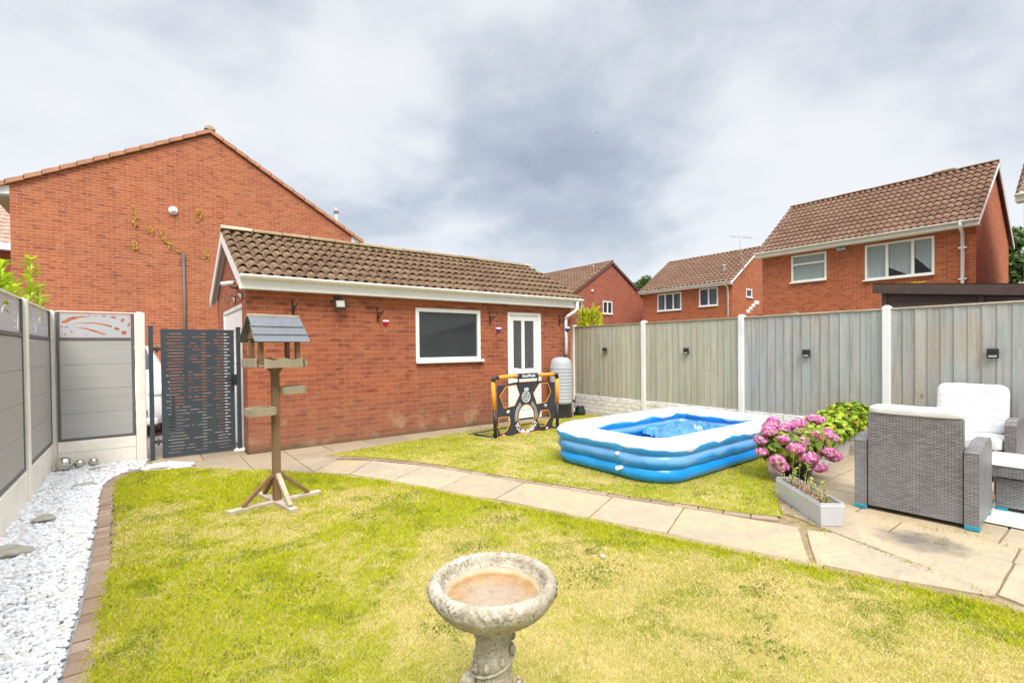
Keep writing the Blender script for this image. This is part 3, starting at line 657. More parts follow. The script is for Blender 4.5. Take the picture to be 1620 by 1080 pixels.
def G(x, y, cx_, cy_, r): return np.exp(-((x-cx_)**2+(y-cy_)**2)/r**2)
grass('grass', LAWN1, LAWN1_UP[5:], 620000, lambda x, y: .10+.44*G(x, y, 1.9, 1.4, .8)+.38*G(x, y, 2.6, .9, .7)+.22*G(x, y, 1.2, 2.6, .55)+.05*G(x, y, .9, 4.0, .8)-.26*G(x, y, .1, 6.2, 1.0)-.34*G(x, y, .15, 2.6, .8)-.18*G(x, y, 1.3, 5.6, .7)-.10*G(x, y, .6, 1.8, .4)+.10*G(x, y, 2.3, 2.2, .6))
grass('rear_grass', LAWN2, L2RIGHT, 230000, lambda x, y: .05+.16*G(x, y, 4.0, 4.7, .8)-.16*G(x, y, 4.6, 2.2, .8)-.15*G(x, y, 3.2, 6.2, .8))

# gravel bed
def pebbles(name, poly, n, zlo, size=(.008, .019)):
    xs = [p_[0] for p_ in poly]; ys = [p_[1] for p_ in poly]
    x = RS.uniform(min(xs), max(xs), n*2); y = RS.uniform(min(ys), max(ys), n*2); k = inpoly(x, y, poly) & (RS.rand(2*n) < np.clip(4.2/np.hypot(x, y), .35, 1)); x, y = x[k], y[k]; m_ = len(x)
    bm = bmesh.new(); bmesh.ops.create_icosphere(bm, subdivisions=2, radius=1); base = np.array([v.co[:] for v in bm.verts]); fc = np.array([[v.index for v in f.verts] for f in bm.faces]); bm.free()
    nb = len(base); sc = RS.uniform(size[0], size[1], (m_, 1))*np.c_[RS.uniform(.8, 1.35, m_), RS.uniform(.7, 1.1, m_), RS.uniform(.45, .85, m_)]*np.clip(np.hypot(x, y)/4.0, 1, 1.35)[:, None]
    q = RS.normal(size=(m_, 4)); q /= np.linalg.norm(q, axis=1)[:, None]; w, a, b, c = q.T
    R = np.stack([1-2*(b*b+c*c), 2*(a*b-c*w), 2*(a*c+b*w), 2*(a*b+c*w), 1-2*(a*a+c*c), 2*(b*c-a*w), 2*(a*c-b*w), 2*(b*c+a*w), 1-2*(a*a+b*b)], 1).reshape(m_, 3, 3)
    flat = RS.rand(m_) < .75; th = RS.uniform(0, 2*PI, m_); tl = RS.uniform(-.5, .5, m_)
    Rz = np.zeros((m_, 3, 3)); Rz[:, 0, 0] = np.cos(th); Rz[:, 0, 1] = -np.sin(th); Rz[:, 1, 0] = np.sin(th)*np.cos(tl); Rz[:, 1, 1] = np.cos(th)*np.cos(tl); Rz[:, 1, 2] = -np.sin(tl); Rz[:, 2, 0] = np.sin(th)*np.sin(tl); Rz[:, 2, 1] = np.cos(th)*np.sin(tl); Rz[:, 2, 2] = np.cos(tl)
    R = np.where(flat[:, None, None], Rz, R)
    jit = 1+RS.normal(0, .10, (m_, nb, 1))*.7
    P = base[None]*sc[:, None, :]*jit; P = np.einsum('mij,mkj->mki', R, P); P[:, :, 0] += x[:, None]; P[:, :, 1] += y[:, None]; P[:, :, 2] += (zlo+RS.uniform(0, .014, m_))[:, None]
    F_ = (fc[None]+(np.arange(m_)*nb)[:, None, None]).reshape(-1, 3); tt = RS.rand(m_)**1.05
    o = raw_mesh(name, P.reshape(-1, 3), F_, M['pebble'], tint=np.repeat(tt, len(fc)), smooth=True); return struct(o, 'stuff')
GP = [(-.92, 1.8)]+[(-.33, 1.8), (-.325, 3.1), (-.32, 3.8), (-.33, 4.4), (-.345, 5.0), (-.36, 5.7), (-.385, 6.5), (-.375, 6.95), (-.30, 7.3), (-.12, 7.55), (-.02, 7.66), (.02, 8.12), (-.92, 8.25)]
mb = MB(); mb.add([(-1.0, -3, -.002), (-.28, -3, -.002), (-.28, 7.4, -.002), (.03, 7.66, -.002), (.03, 8.25, -.002), (-1.0, 8.3, -.002)], [(0, 1, 2, 3, 4, 5)])
struct(mb.build('gravel_bed', plain('gravel_fines', (.33, .32, .31), .95, .2, 40)))
o = pebbles('white_gravel', GP, 15500, .004); o['label'] = 'white and grey pebbles filling the side bed'
o = pebbles('gravel_spill', [(.03, 7.66), (-.05, 7.45), (.10, 7.30), (.42, 7.25), (.50, 7.42), (.25, 7.72)], 900, .012); o['label'] = 'small spill of white pebbles before the gate'

# ------------------------------------------------------------------ roofs
def pantile(mb, O, U, V, width, slope, roll=.15, course=.30, amp=.028, lift=.028, seg=6, flat=False, seed=0):
    rnd = random.Random(seed); O, U, V = Vector(O), Vector(U).normalized(), Vector(V).normalized(); N_ = U.cross(V).normalized()
    if N_.z < 0: N_ = -N_
    nr = max(1, round(width/roll)); roll = width/nr; nc = max(1, round(slope/course)); course = slope/nc
    def prof(t_):
        u = abs(t_-.5)/.37
        return amp*(math.sqrt(max(0, 1-u*u)) if u < 1 else 0) if not flat else amp*.5*(1+math.cos(2*PI*(t_-.5)))*.6
    for c in range(nc):
        for r in range(nr):
            if r % 2 == 0: mb.ti = rnd.uniform(.01, 1); dz = rnd.uniform(-.003, .004); dv = rnd.uniform(-.007, .007)
            us = [(r+k/seg)*roll for k in range(seg+1)]; hs = [prof(k/seg) for k in range(seg+1)]
            v0, v1 = c*course-.02+dv, (c+1)*course+.02
            lo = [O+U*u+V*v0+N_*(h+lift*(.35+.65*h/amp)+dz) for u, h in zip(us, hs)]; hi = [O+U*u+V*v1+N_*(h*.78+dz*.2) for u, h in zip(us, hs)]
            ed = [O+U*u+V*(v0+.002)+N_*(h+lift*(.35+.65*h/amp)+dz-.013) for u, h in zip(us, hs)]
            vs = lo+hi+ed; n = seg+1
            mb.add(vs, [(k, k+1, n+k+1, n+k) for k in range(seg)]+[(2*n+k, 2*n+k+1, k+1, k) for k in range(seg)], True)
def ridge_line(mb, a, b, r=.11, step=.45, seed=0, h=.07):
    rnd = random.Random(seed); a, b = Vector(a), Vector(b); L = (b-a).length; n = round(L/step); d = (b-a)/n
    side = Vector((0, 0, 1)).cross(d.normalized())
    for i in range(n):
        mb.ti = rnd.uniform(.02, 1); p, q = a+d*i, a+d*(i+1)*1.0; zz_ = rnd.uniform(-.006, .006)
        ring = [(math.cos(t_)*r, math.sin(t_)*h) for t_ in [PI*k/8 for k in range(9)]]
        vs = [tuple(p+d*.015+side*x_+Vector((0, 0, z_+zz_))) for x_, z_ in ring]+[tuple(q-d*.015+side*x_+Vector((0, 0, z_+zz_))) for x_, z_ in ring]
        mb.add(vs, [(k, k+1, 10+k, 9+k) for k in range(8)]+[tuple(range(9))[::-1], tuple(range(9, 18))], False)
def wall_holes(mb, ax, c, u0, u1, z0, z1, holes, depth, inward):
    us = sorted({u0, u1, *[h[0] for h in holes], *[h[1] for h in holes]}); zs = sorted({z0, z1, *[h[2] for h in holes], *[h[3] for h in holes]})
    P = (lambda u, z, d=0: (c+d, u, z)) if ax == 0 else (lambda u, z, d=0: (u, c+d, z))
    for a, b in zip(us[:-1], us[1:]):
        for e, f in zip(zs[:-1], zs[1:]):
            if any(h[0] <= a+1e-6 and b <= h[1]+1e-6 and h[2] <= e+1e-6 and f <= h[3]+1e-6 for h in holes): continue
            mb.add([P(a, e), P(b, e), P(b, f), P(a, f)], [(0, 1, 2, 3)])
    dd = depth*inward
    for a, b, e, f in holes:
        mb.add([P(a, e), P(a, f), P(a, f, dd), P(a, e, dd)], [(0, 1, 2, 3)]); mb.add([P(b, e), P(b, f), P(b, f, dd), P(b, e, dd)], [(0, 1, 2, 3)])
        mb.add([P(a, f), P(b, f), P(b, f, dd), P(a, f, dd)], [(0, 1, 2, 3)]); mb.add([P(a, e), P(b, e), P(b, e, dd), P(a, e, dd)], [(0, 1, 2, 3)])
def bx(mb, ax, c0, c1, u0, u1, z0, z1, b=.004):
    return mb.box(c0, c1, u0, u1, z0, z1, b) if ax == 0 else mb.box(u0, u1, c0, c1, z0, z1, b)
def window(parent, ax, c, inward, u0, u1, z0, z1, mull=(), transom=None, glassm='glass_clear', fr=.06, sill=True, proud=.012, depth=.07, curtain=None, lead=False, name='window', framem='white'):
    """frame bars around an opening; mull = positions of uprights (absolute)"""
    f0, f1 = c-proud*inward, c+depth*inward; mb = MB()
    e = .0
    bx(mb, ax, f0, f1, u0+e, u0+fr, z0+fr, z1-fr); bx(mb, ax, f0, f1, u1-fr, u1-e, z0+fr, z1-fr); bx(mb, ax, f0, f1, u0+e, u1-e, z1-fr, z1-e); bx(mb, ax, f0, f1, u0+e, u1-e, z0+e, z0+fr)
    for m_ in mull: bx(mb, ax, f0+.002*inward, f1-.002*inward, m_-fr*.55, m_+fr*.55, z0+fr, z1-fr)
    if transom: bx(mb, ax, f0+.003*inward, f1-.003*inward, u0+fr, u1-fr, transom-fr*.5, transom+fr*.5)
    w = mb.build(name, M[framem], parent)
    g_ = MB(); bx(g_, ax, c+.030*inward, c+.036*inward, u0+fr*.8, u1-fr*.8, z0+fr*.8, z1-fr*.8, 0); g_.build('pane', M[glassm], w)
    if sill:
        s_ = MB(); bx(s_, ax, c-.07*inward, c-.014*inward, u0-.01, u1+.05, z0-.035, z0+.012, .006); s_.build('sill', M[framem], w)
    if lead:
        l_ = MB(); n = int((u1-u0+z1-z0)/.14)
        for k in range(-n, n*2):
            for sg in (1, -1):
                a = u0+fr+k*.16; pts = []
                za, zb_ = z0+fr, z1-fr; ua, ub = a, a+sg*(zb_-za)*.6
                lo, hi = min(u0+fr, u1-fr), max(u0+fr, u1-fr)
                t0, t1 = 0.0, 1.0
                if ub != ua:
                    tl, th_ = (lo-ua)/(ub-ua), (hi-ua)/(ub-ua); t0, t1 = max(0, min(tl, th_)), min(1, max(tl, th_))
                if t1-t0 < .03: continue
                p0 = (ua+(ub-ua)*t0, za+(zb_-za)*t0); p1 = (ua+(ub-ua)*t1, za+(zb_-za)*t1)
                P = (lambda u, z: (c+.026*inward, u, z)) if ax == 0 else (lambda u, z: (u, c+.026*inward, z))
                l_.obox(P(*p0), P(*p1), .009, .004)
        l_.build('lead_lattice', M['darktrim'], w)
    if curtain:
        cm = MB(); cols_n = 40
        for (cu0, cu1, fn) in curtain:
            vs = []; nrow = 8
            for i in range(cols_n+1):
                t_ = i/cols_n; u = cu0+(cu1-cu0)*t_; dd = .065+.014*math.sin(t_*26)+.007*math.sin(t_*61)
                zb_ = fn(t_)
                for j in range(nrow+1):
                    z = z1-.02-(z1-.02-zb_)*j/nrow; vs.append((c+dd*inward, u, z) if ax == 0 else (u, c+dd*inward, z))
            cm.add(vs, [(i*(nrow+1)+j, (i+1)*(nrow+1)+j, (i+1)*(nrow+1)+j+1, i*(nrow+1)+j+1) for i in range(cols_n) for j in range(nrow)], True)
        cm.build('curtain', M['curtain'], w)
    return w

# ------------------------------------------------------------------ garage
gx0, gx1, gy0, gy1, gzt = 1.16, 7.48, 7.617, 10.95, 2.34
rY, rZ = 9.27, 3.44
gar = thing('brick_garage', 'detached red brick garage with brown tiled pitched roof and white window', 'garage', (gx0, gy0, 0))
mb = MB(); WIN = (3.745, 5.085, 1.245, 2.178); DOOR = (5.735, 6.60, .0, 2.175)
wall_holes(mb, 1, gy0, gx0, gx1, -.05, gzt, [WIN, DOOR], .10, 1)
GD = (8.02, 10.15, -.05, 2.18); wall_holes(mb, 0, gx0, gy0, gy1, -.05, gzt, [GD], .12, 1)
for X_ in (gx0, gx1): mb.add([(X_, gy0, gzt), (X_, gy1, gzt), (X_, rY, rZ-.06)], [(0, 1, 2)])
mb.add([(gx1, gy0, -.05), (gx1, gy1, -.05), (gx1, gy1, gzt), (gx1, gy0, gzt)], [(0, 1, 2, 3)]); mb.add([(gx0, gy1, -.05), (gx1, gy1, -.05), (gx1, gy1, gzt), (gx0, gy1, gzt)], [(0, 1, 2, 3)])
mb.build('wall', M['brick'], gar)
mb = MB(); n_ = 0
rx0, rx1 = 1.05, 7.66; ey = 7.40; ez = 2.475; sl_ = math.hypot(rY-ey, rZ-ez)
pantile(mb, (rx0, ey, ez), (1, 0, 0), (0, rY-ey, rZ-ez), rx1-rx0, sl_, .150, .285, .056, .034, 10, seed=3)
pantile(mb, (rx0, 11.14, ez), (1, 0, 0), (0, rY-11.14, rZ-ez), rx1-rx0, math.hypot(11.14-rY, rZ-ez), .150, .285, .034, .03, 5, seed=4)
roof = mb.build('roof', M['tile'], gar, fix=False)
mb = MB(); ridge_line(mb, (rx0+.47, rY, rZ+.03), (rx1-.20, rY, rZ+.03), .12, .45, 5); mb.build('ridge_tiles', M['ridge'], roof)
mb = MB(); ridge_line(mb, (rx0-.01, rY, rZ+.035), (rx0+.46, rY, rZ+.035), .12, .47, 6); mb.build('end_ridge_tile', M['ridge_pale'], roof); mb = MB(); ridge_line(mb, (rx1-.20, rY, rZ+.03), (rx1+.0, rY, rZ+.03), .12, .2, 6); mb.build('end_ridge_tile', M['ridge_pale'], roof)
mb = MB(); cl_ = random.Random(5)
for i in range(330):       # moss cushions along the ridge mortar and in the pans
    if i < 230: x_ = cl_.uniform(rx0+.5, rx1-.2); y_ = rY-cl_.uniform(.10, .19); z_ = rZ+.02-(rY-y_)*.42+.02; r_ = cl_.uniform(.010, .028)
    else: x_ = cl_.uniform(rx0, rx1); y_ = cl_.uniform(ey+.1, rY); z_ = ez+(y_-ey)*(rZ-ez)/(rY-ey)+.012; r_ = cl_.uniform(.008, .02)
    mb.ball((x_, y_, z_), r_, 6, 4, (1.3, 1, .7))
struct(mb.build('moss', plain('roof_moss', (.20, .16, .06), .95, .4, 30), roof), 'stuff')
mb = MB(); mb.box(rx0, 7.56, 7.438, 7.462, 2.315, 2.50, .003); mb.build('fascia', M['white'], gar)
mb = MB(); mb.box(rx0+.03, 7.56, 7.464, 7.612, 2.318, 2.335); mb.build('soffit', M['white'], gar)
for (ya, za, yb, zb_) in ((7.44, 2.40, rY, rZ-.075), (11.10, 2.40, rY, rZ-.075)):
    for X_ in (rx0, rx1-.03):
        mb = MB(); mb.prism([(ya, za-.09), (yb, zb_-.10), (yb, zb_+.075), (ya, za+.085)], 0, X_, X_+.025); mb.build('bargeboard', M['white'], gar)
for ya, yb, za in ((7.47, rY, 2.41), (11.07, rY, 2.41)): mb = MB(); mb.prism([(ya, za-.03), (yb, rZ-.125), (yb, rZ-.105), (ya, za-.01)], 0, rx0+.026, gx0-.002); mb.build('verge_soffit', M['soffit'], gar)
# gutter, half round
def gutter(parent, x0, x1, y, z, r=.055, brackets=1.0, ax=0, name='gutter', m='cream'):
    mb = MB(); n = 10; vs = []; P = (lambda t_, a, b: (t_, y+a, z+b)) if ax == 0 else (lambda t_, a, b: (y+a, t_, z+b))
    prof = [(math.cos(PI+PI*k/n)*r, math.sin(PI+PI*k/n)*r) for k in range(n+1)]+[(math.cos(PI+PI*k/n)*(r-.005), math.sin(PI+PI*k/n)*(r-.005)+.001) for k in range(n, -1, -1)]
    m_ = len(prof); vs = [P(x0, *p_) for p_ in prof]+[P(x1, *p_) for p_ in prof]
    mb.add(vs, [(i, (i+1) % m_, m_+(i+1) % m_, m_+i) for i in range(m_)], True)
    for t_ in (x0, x1): mb.add([P(t_, *p_) for p_ in prof[:n+1]], [tuple(range(n+1))])
    g_ = mb.build(name, M[m], parent)
    bm_ = MB(); k = x0+.3*(1 if x1 > x0 else -1); st = brackets*(1 if x1 > x0 else -1)
    while (k < x1) == (x1 > x0) and abs(k-x0) < abs(x1-x0):
        pr_ = [(math.cos(PI+PI*i/8)*(r+.006), math.sin(PI+PI*i/8)*(r+.006)) for i in range(9)]
        bm_ = MB(); bm_.tube([P(k, *p_) for p_ in pr_], .007, 5); bm_.build('gutter_bracket', M[m], g_); k += st
    return g_
gutter(gar, rx0+.0, 7.60, 7.378, 2.50, .058, .93)
dp = MB(); dp.tube([(7.44, 7.378, 2.45), (7.44, 7.378, 2.30), (7.40, 7.42, 2.23), (7.30, 7.53, 2.14), (7.27, 7.556, 2.08), (7.27, 7.556, 1.6), (7.27, 7.556, 1.26)], .034, 12)
dp = dp.build('downpipe', M['white'], gar)
mb = MB(); mb.tube([(7.27, 7.556, 1.30), (7.28, 7.54, 1.22), (7.20, 7.46, 1.15)], .042, 10); mb.build('diverter', M['black'], dp)
window(gar, 1, gy0, 1, *WIN, glassm='glass_dark', fr=.065)
# door
mb = MB(); a0, a1 = DOOR[0], DOOR[1]; y0_, y1_ = gy0-.012, gy0+.07
for x0_, x1_, z0_, z1_ in ((a0, a0+.06, .012, 2.115), (a1-.09, a1, .012, 2.115), (a0, a1, 2.115, 2.175)): mb.box(x0_, x1_, y0_, y1_, z0_, z1_, .004)
d_ = mb.build('door', M['white'], gar)
mb = MB(); L_, R_ = a0+.062, a1-.092
for x0_, x1_, z0_, z1_ in ((L_, L_+.09, .03, 2.11), (R_-.09, R_, .03, 2.11), (L_+.09, R_-.09, 2.01, 2.11), (L_+.09, R_-.09, .03, .14), (L_+.09, R_-.09, .86, 1.04), (L_+.30, L_+.375, 1.04, 2.01)): mb.box(x0_, x1_, gy0+.006, gy0+.055, z0_, z1_, .004)
mb.box(L_+.09, R_-.09, gy0+.022, gy0+.04, .14, .86); mb.box(L_+.13, R_-.13, gy0+.014, gy0+.03, .20, .80, .006); mb.build('leaf', M['white'], d_)
mb = MB(); mb.box(L_+.085, R_-.085, gy0+.026, gy0+.032, 1.035, 2.015); mb.build('pane', M['glass_door'], d_)
mb = MB(); mb.box(L_+.03, L_+.06, gy0-.006, gy0+.006, .90, 1.12, .003); mb.tube([(L_+.045, gy0-.005, 1.05), (L_+.045, gy0-.05, 1.05), (L_+.16, gy0-.05, 1.05)], .009, 8); mb.build('handle', M['white'], d_)
# up-and-over door on the end wall
mb = MB(); X_ = gx0+.03
for ya, yb, za, zb_ in ((8.02, 8.09, -.05, 2.11), (10.08, 10.15, -.05, 2.11), (8.02, 10.15, 2.11, 2.18)): mb.box(X_-.02, X_+.05, ya, yb, za, zb_, .004)
gd = mb.build('garage_door', M['white'], gar)
mb = MB()
for i in range(5): mb.box(X_, X_+.03, 8.095, 10.075, -.04+i*.43, .385+i*.43, .01)
mb.box(X_-.01, X_, 8.16, 10.01, 1.80, 2.04, .004); mb.build('door_panel', M['white'], gd)

# things fixed to the garage
def bracket(loc, label):
    t_ = thing('hanging_basket_bracket', label, 'bracket', loc, 0, 'black iron basket brackets along the garage wall')
    mb = MB(); mb.tube([(0, -.008, -.10), (0, -.008, .11)], .009, 6); mb.tube([(0, -.008, .11), (.0, -.02, .125)], .012, 6); mb.build('back_bar', M['blackmetal'], t_, True)
    mb = MB(); mb.tube([(0, -.01, .035), (.0, -.24, .035)], .007, 6)
    mb.tube([(0, -.24, .035), (0, -.262, .045), (0, -.268, .065), (0, -.25, .078), (0, -.238, .065)], .006, 6)
    mb.tube([(0, -.01, -.07), (0, -.06, -.055), (0, -.11, -.01), (0, -.14, .03)], .007, 6)
    mb.tube([(0, -.02, -.01)]+[(0, -.055+.03*math.cos(a), .0+.025*math.sin(a)) for a in [PI+k*.7 for k in range(8)]], .0055, 5)
    mb.tube([(0, -.15+.03*math.cos(a), .01+.02*math.sin(a)) for a in [k*.7 for k in range(8)]], .0055, 5)
    mb.build('arm', M['blackmetal'], t_, True)
    return t_
BL = ['black scrolled iron bracket above the slate roofed bird table', 'black scrolled iron bracket with a red glass ball hanging under it',
      'black scrolled iron bracket between the garage window and the door', 'black scrolled iron bracket beside the white downpipe']
BP = [(1.76, 2.07), (3.06, 2.02), (5.30, 2.03), (7.12, 2.03)]
for (x_, z_), lb in zip(BP, BL): bracket((x_, gy0-.001, z_), lb)
def baloon(loc, m, label, name='hanging_balloon_ornament'):
    t_ = thing(name, label, 'ornament', loc, 0, 'ornaments hanging on the garage wall')
    mb = MB(); mb.lathe([(.002, .065), (.02, .062), (.042, .048), (.052, .02), (.048, -.008), (.034, -.034), (.016, -.055), (.012, -.062)], n=16, fn=lambda r, z, a: r*(1+.05*math.cos(8*a))); mb.build('envelope', m, t_, True)
    mb = MB(); mb.lathe([(.030, .055), (.050, .04), (.0535, .026)], n=16, fn=lambda r, z, a: (r+.001)*(1+.05*math.cos(8*a))); mb.build('pale_band', M['whiteink'], t_, True)
    mb = MB()
    for a in range(4): mb.tube([(.012*math.cos(a*PI/2), .012*math.sin(a*PI/2), -.06), (.010*math.cos(a*PI/2), .010*math.sin(a*PI/2), -.105)], .0012, 4)
    mb.box(-.012, .012, -.012, .012, -.125, -.104, .003); mb.build('basket', M['stalk'], t_, True)
    mb = MB(); mb.tube([(0, 0, .065), (0, 0, .16)], .0015, 4); mb.build('cord', M['fig'], t_, True)
    return t_
baloon((3.10, gy0-.25, 1.88), M['red'], 'small red and silver balloon ornament hanging left of the garage window')
baloon((5.33, gy0-.25, 1.80), M['purple'], 'purple balloon ornament hanging left of the white garage door')
baloon((7.13, gy0-.25, 1.84), M['bluem'], 'dark blue balloon ornament hanging beside the white downpipe')
fl = thing('floodlight', 'black square LED floodlight under the garage gutter', 'light', (2.40, gy0-.002, 2.16))
mb = MB(); mb.M = Matrix.Translation((.02, -.13, -.0)) @ Matrix.Rotation(math.radians(-14), 4, 'X') @ Matrix.Rotation(math.radians(-6), 4, 'Z'); mb.box(-.085, .085, -.015, .02, -.075, .075, .01); mb.build('housing', M['black'], fl, True)
mb = MB(); mb.M = Matrix.Translation((.02, -.13, -.0)) @ Matrix.Rotation(math.radians(-14), 4, 'X') @ Matrix.Rotation(math.radians(-6), 4, 'Z'); mb.box(-.060, .060, -.0185, -.0152, -.045, .055, .001); mb.build('lens', plain('flood_lens', (.50, .49, .40), .3), fl, True)
mb = MB(); mb.box(-.03, .05, -.035, 0, .085, .13, .004); mb.obox((.02, -.02, .10), (.02, -.12, .03), .02, .01); mb.tube([(-.07, -.12, .03), (-.095, -.06, .03), (-.1, 0, .04)], .008, 6); mb.build('mount', M['black'], fl, True)
mb = MB(); mb.lathe([(.004, -.10), (.014, -.10), (.016, -.075), (.01, -.07)], (-.035, -.14, -.02), 10, True, True); mb.build('sensor', M['black'], fl, True)
cm = thing('security_camera', 'white bullet security camera on the garage end wall under the verge', 'camera', (gx0-.001, 8.38, 2.42))
mb = MB(); mb.tube([(0, 0, 0), (-.07, 0, .0), (-.11, 0, .03)], .012, 8); mb.tube([(0, 0, 0), (-.012, 0, 0)], .035, 12); mb.build('arm', M['black'], cm, True)
mb = MB(); mb.tube([(-.05, -.02, .075), (-.20, .10, .062)], .030, 14); mb.box(-.07, -.04, -.03, .03, .09, .102, .004); mb.build('body', M['white'], cm, True)
for y_, lb in ((7.98, 'wedge shaped black wall light, nearer the garage corner'), (8.60, 'wedge shaped black wall light, farther one past the camera')):
    w_ = thing('wall_light', lb, 'light', (gx0-.001, y_, 2.26), 0, 'small wedge lights over the garage door')
    mb = MB(); mb.prism([(0, .055), (0, -.055), (-.012, -.055), (-.012, .043), (-.075, .043), (-.075, .055)], 1, -.03, .03); mb.build('housing', M['black'], w_, True)
    mb = MB(); mb.prism([(-.0125, .042), (-.0125, -.035), (-.062, .042)], 1, -.027, .027); mb.build('lens', M['whitelamp'], w_, True)

# ------------------------------------------------------------------ left fence
fe = thing('composite_fence', 'grey composite board fence between pale concrete posts with cut-out screen top', 'fence', (-.93, 8.3, 0))
FX = -.93
def post(x0, x1, y0, y1, h, m='concrete', cap=.012):
    mb = MB(); mb.box(x0, x1, y0, y1, -.05, h, .008)
    if cap: mb.box(x0+.02, x1-.02, y0+.02, y1-.02, h, h+cap, .006)
    return mb
for y0_ in (.80, 2.72, 4.62, 6.52): post(-.99, -.885, y0_, y0_+.11, 1.985).build('post', M['concrete'], fe)
post(-.985, -.868, 8.24, 8.36, 1.985).build('post', M['concrete'], fe); post(-.088, .024, 8.16, 8.28, 1.985).build('post', M['concrete'], fe)
def swirl_holes(W, H, kind):
    hs = []
    def blobq(pts): hs.append(pts)
    def arc(cx_, cy_, rx_, ry_, a0_, a1_, w0, w1, n=14):
        o_, i_ = [], []
        for k in range(n+1):
            t_ = k/n; a = math.radians(a0_+(a1_-a0_)*t_); w = (w0+(w1-w0)*t_)/2*(math.sin(PI*min(max(t_, .02), .98))**.5)
            o_.append((cx_+(rx_+w)*math.cos(a), cy_+(ry_+w)*math.sin(a))); i_.append((cx_+(rx_-w)*math.cos(a), cy_+(ry_-w)*math.sin(a)))
        hs.append(o_+i_[::-1])
    def rr(cx_, cy_, w, h, rot=0):
        c, s_ = math.cos(rot), math.sin(rot); out = []
        for a in range(10):
            t_ = 2*PI*a/10; x_ = (abs(math.cos(t_))**.6)*math.copysign(w/2, math.cos(t_)); y_ = (abs(math.sin(t_))**.6)*math.copysign(h/2, math.sin(t_)); out.append((cx_+x_*c-y_*s_, cy_+x_*s_+y_*c))
        hs.append(out)
    if kind == 0:
        hs.append([(.02*W, .62*H), (.10*W, .76*H), (.18*W, .86*H), (.30*W, .88*H), (.42*W, .88*H), (.33*W, .83*H), (.24*W, .78*H), (.16*W, .70*H), (.09*W, .58*H), (.05*W, .56*H)])
        hs.append([(.14*W, .54*H), (.25*W, .60*H), (.42*W, .63*H), (.58*W, .60*H), (.72*W, .50*H), (.725*W, .42*H), (.60*W, .51*H), (.45*W, .575*H), (.28*W, .57*H)])
        hs.append([(.18*W, .44*H), (.36*W, .40*H), (.52*W, .27*H), (.66*W, .12*H), (.58*W, .12*H), (.46*W, .24*H), (.32*W, .36*H)])
        for a in ((.41, .905, .05, .035, 0), (.50, .905, .06, .03, 0), (.61, .90, .07, .045, 0), (.75, .86, .08, .10, -.3), (.88, .74, .05, .17, -.5), (.97, .55, .035, .16, -.3),
                  (.795, .37, .08, .12, -.4), (.90, .20, .085, .17, -.2), (.03, .44, .03, .10, -.3), (.09, .42, .05, .05, 0), (.075, .12, .03, .08, -.3), (.16, .22, .02, .16, .4), (.36, .12, .05, .02, -.4)):
            rr(a[0]*W, a[1]*H, a[2]*W, a[3]*H, a[4])
    else:
        for k in range(2):
            o_ = k*.5*W+.02*W
            arc(o_+.17*W, .28*H, .13*W, .52*H, 15, 160, .015, .05); arc(o_+.17*W, .15*H, .085*W, .42*H, 10, 120, .01, .03)
            rr(o_+.33*W, .62*H, .018*W, .14*H, .2); rr(o_+.35*W, .38*H, .018*W, .14*H, .1); rr(o_+.36*W, .18*H, .018*W, .10*H, 0)
            for j in range(4): rr(o_+(.12+.055*j)*W, .90*H, .03*W, .05*H, 0)
            hs.append([(o_+.41*W, .10*H), (o_+.425*W, .5*H), (o_+.455*W, .86*H), (o_+.462*W, .86*H), (o_+.44*W, .5*H), (o_+.425*W, .10*H)])
    return hs
def comp_panel(ax, c, u0, u1, kind, zb_=.335, gb=((0, .32),)):
    P = lambda mb, d0, d1, a, b, z0, z1, bv=.004: bx(mb, ax, c+d0, c+d1, a, b, z0, z1, bv)
    mb = MB(); e = .004
    for a, b in gb: P(mb, -.025, .025, u0, u1, a-.03 if a == 0 else a+.004, b)
    mb.build('gravel_board', M['concrete'], fe)
    mb = MB(); n = 4; zz_ = np.linspace(zb_+.03, 1.615, n+1)
    P(mb, -.004, .004, u0+.03, u1-.03, zz_[0], zz_[-1], 0)
    for i in range(n): mb.ti = random.uniform(.05, 1); P(mb, -.012, .012, u0+.03, u1-.03, zz_[i]+.0012, zz_[i+1]-.0012, .003)
    pn = mb.build('board_panel', M['composite'], fe)
    mb = MB()
    P(mb, -.02, .02, u0+.0, u0+.033, zb_, 1.975); P(mb, -.02, .02, u1-.033, u1, zb_, 1.975); P(mb, -.02, .02, u0+.034, u1-.034, zb_, zb_+.032); P(mb, -.02, .02, u0+.034, u1-.034, 1.618, 1.655)
    mb.build('trim', M['darktrim'], pn)
    W, H = u1-u0-.07, 1.965-1.656
    fm = frame_xz(u0+.035, c, 1.656) if ax == 1 else frame_yz(c, u0+.035, 1.656)
    plate('cut_out_screen', [(0, 0), (W, 0), (W, H), (0, H)], swirl_holes(W, H, kind), .006, M['screen'], fe, fm)
comp_panel(0, FX, 6.635, 8.238, 1); comp_panel(0, FX, 4.735, 6.515, 1); comp_panel(0, FX, 2.835, 4.615, 1); comp_panel(0, FX, .915, 2.715, 1)
comp_panel(1, 8.235, -.862, -.092, 0, .345, ((0, .195), (.195, .34)))
for a in ((-.95, -.91, .9, 8.24), (-.86, -.09, 8.22, 8.25)): mb = MB(); mb.box(*a, 1.977, 1.99); mb.build('top_rail', M['concrete'], fe)      # pale capping rails

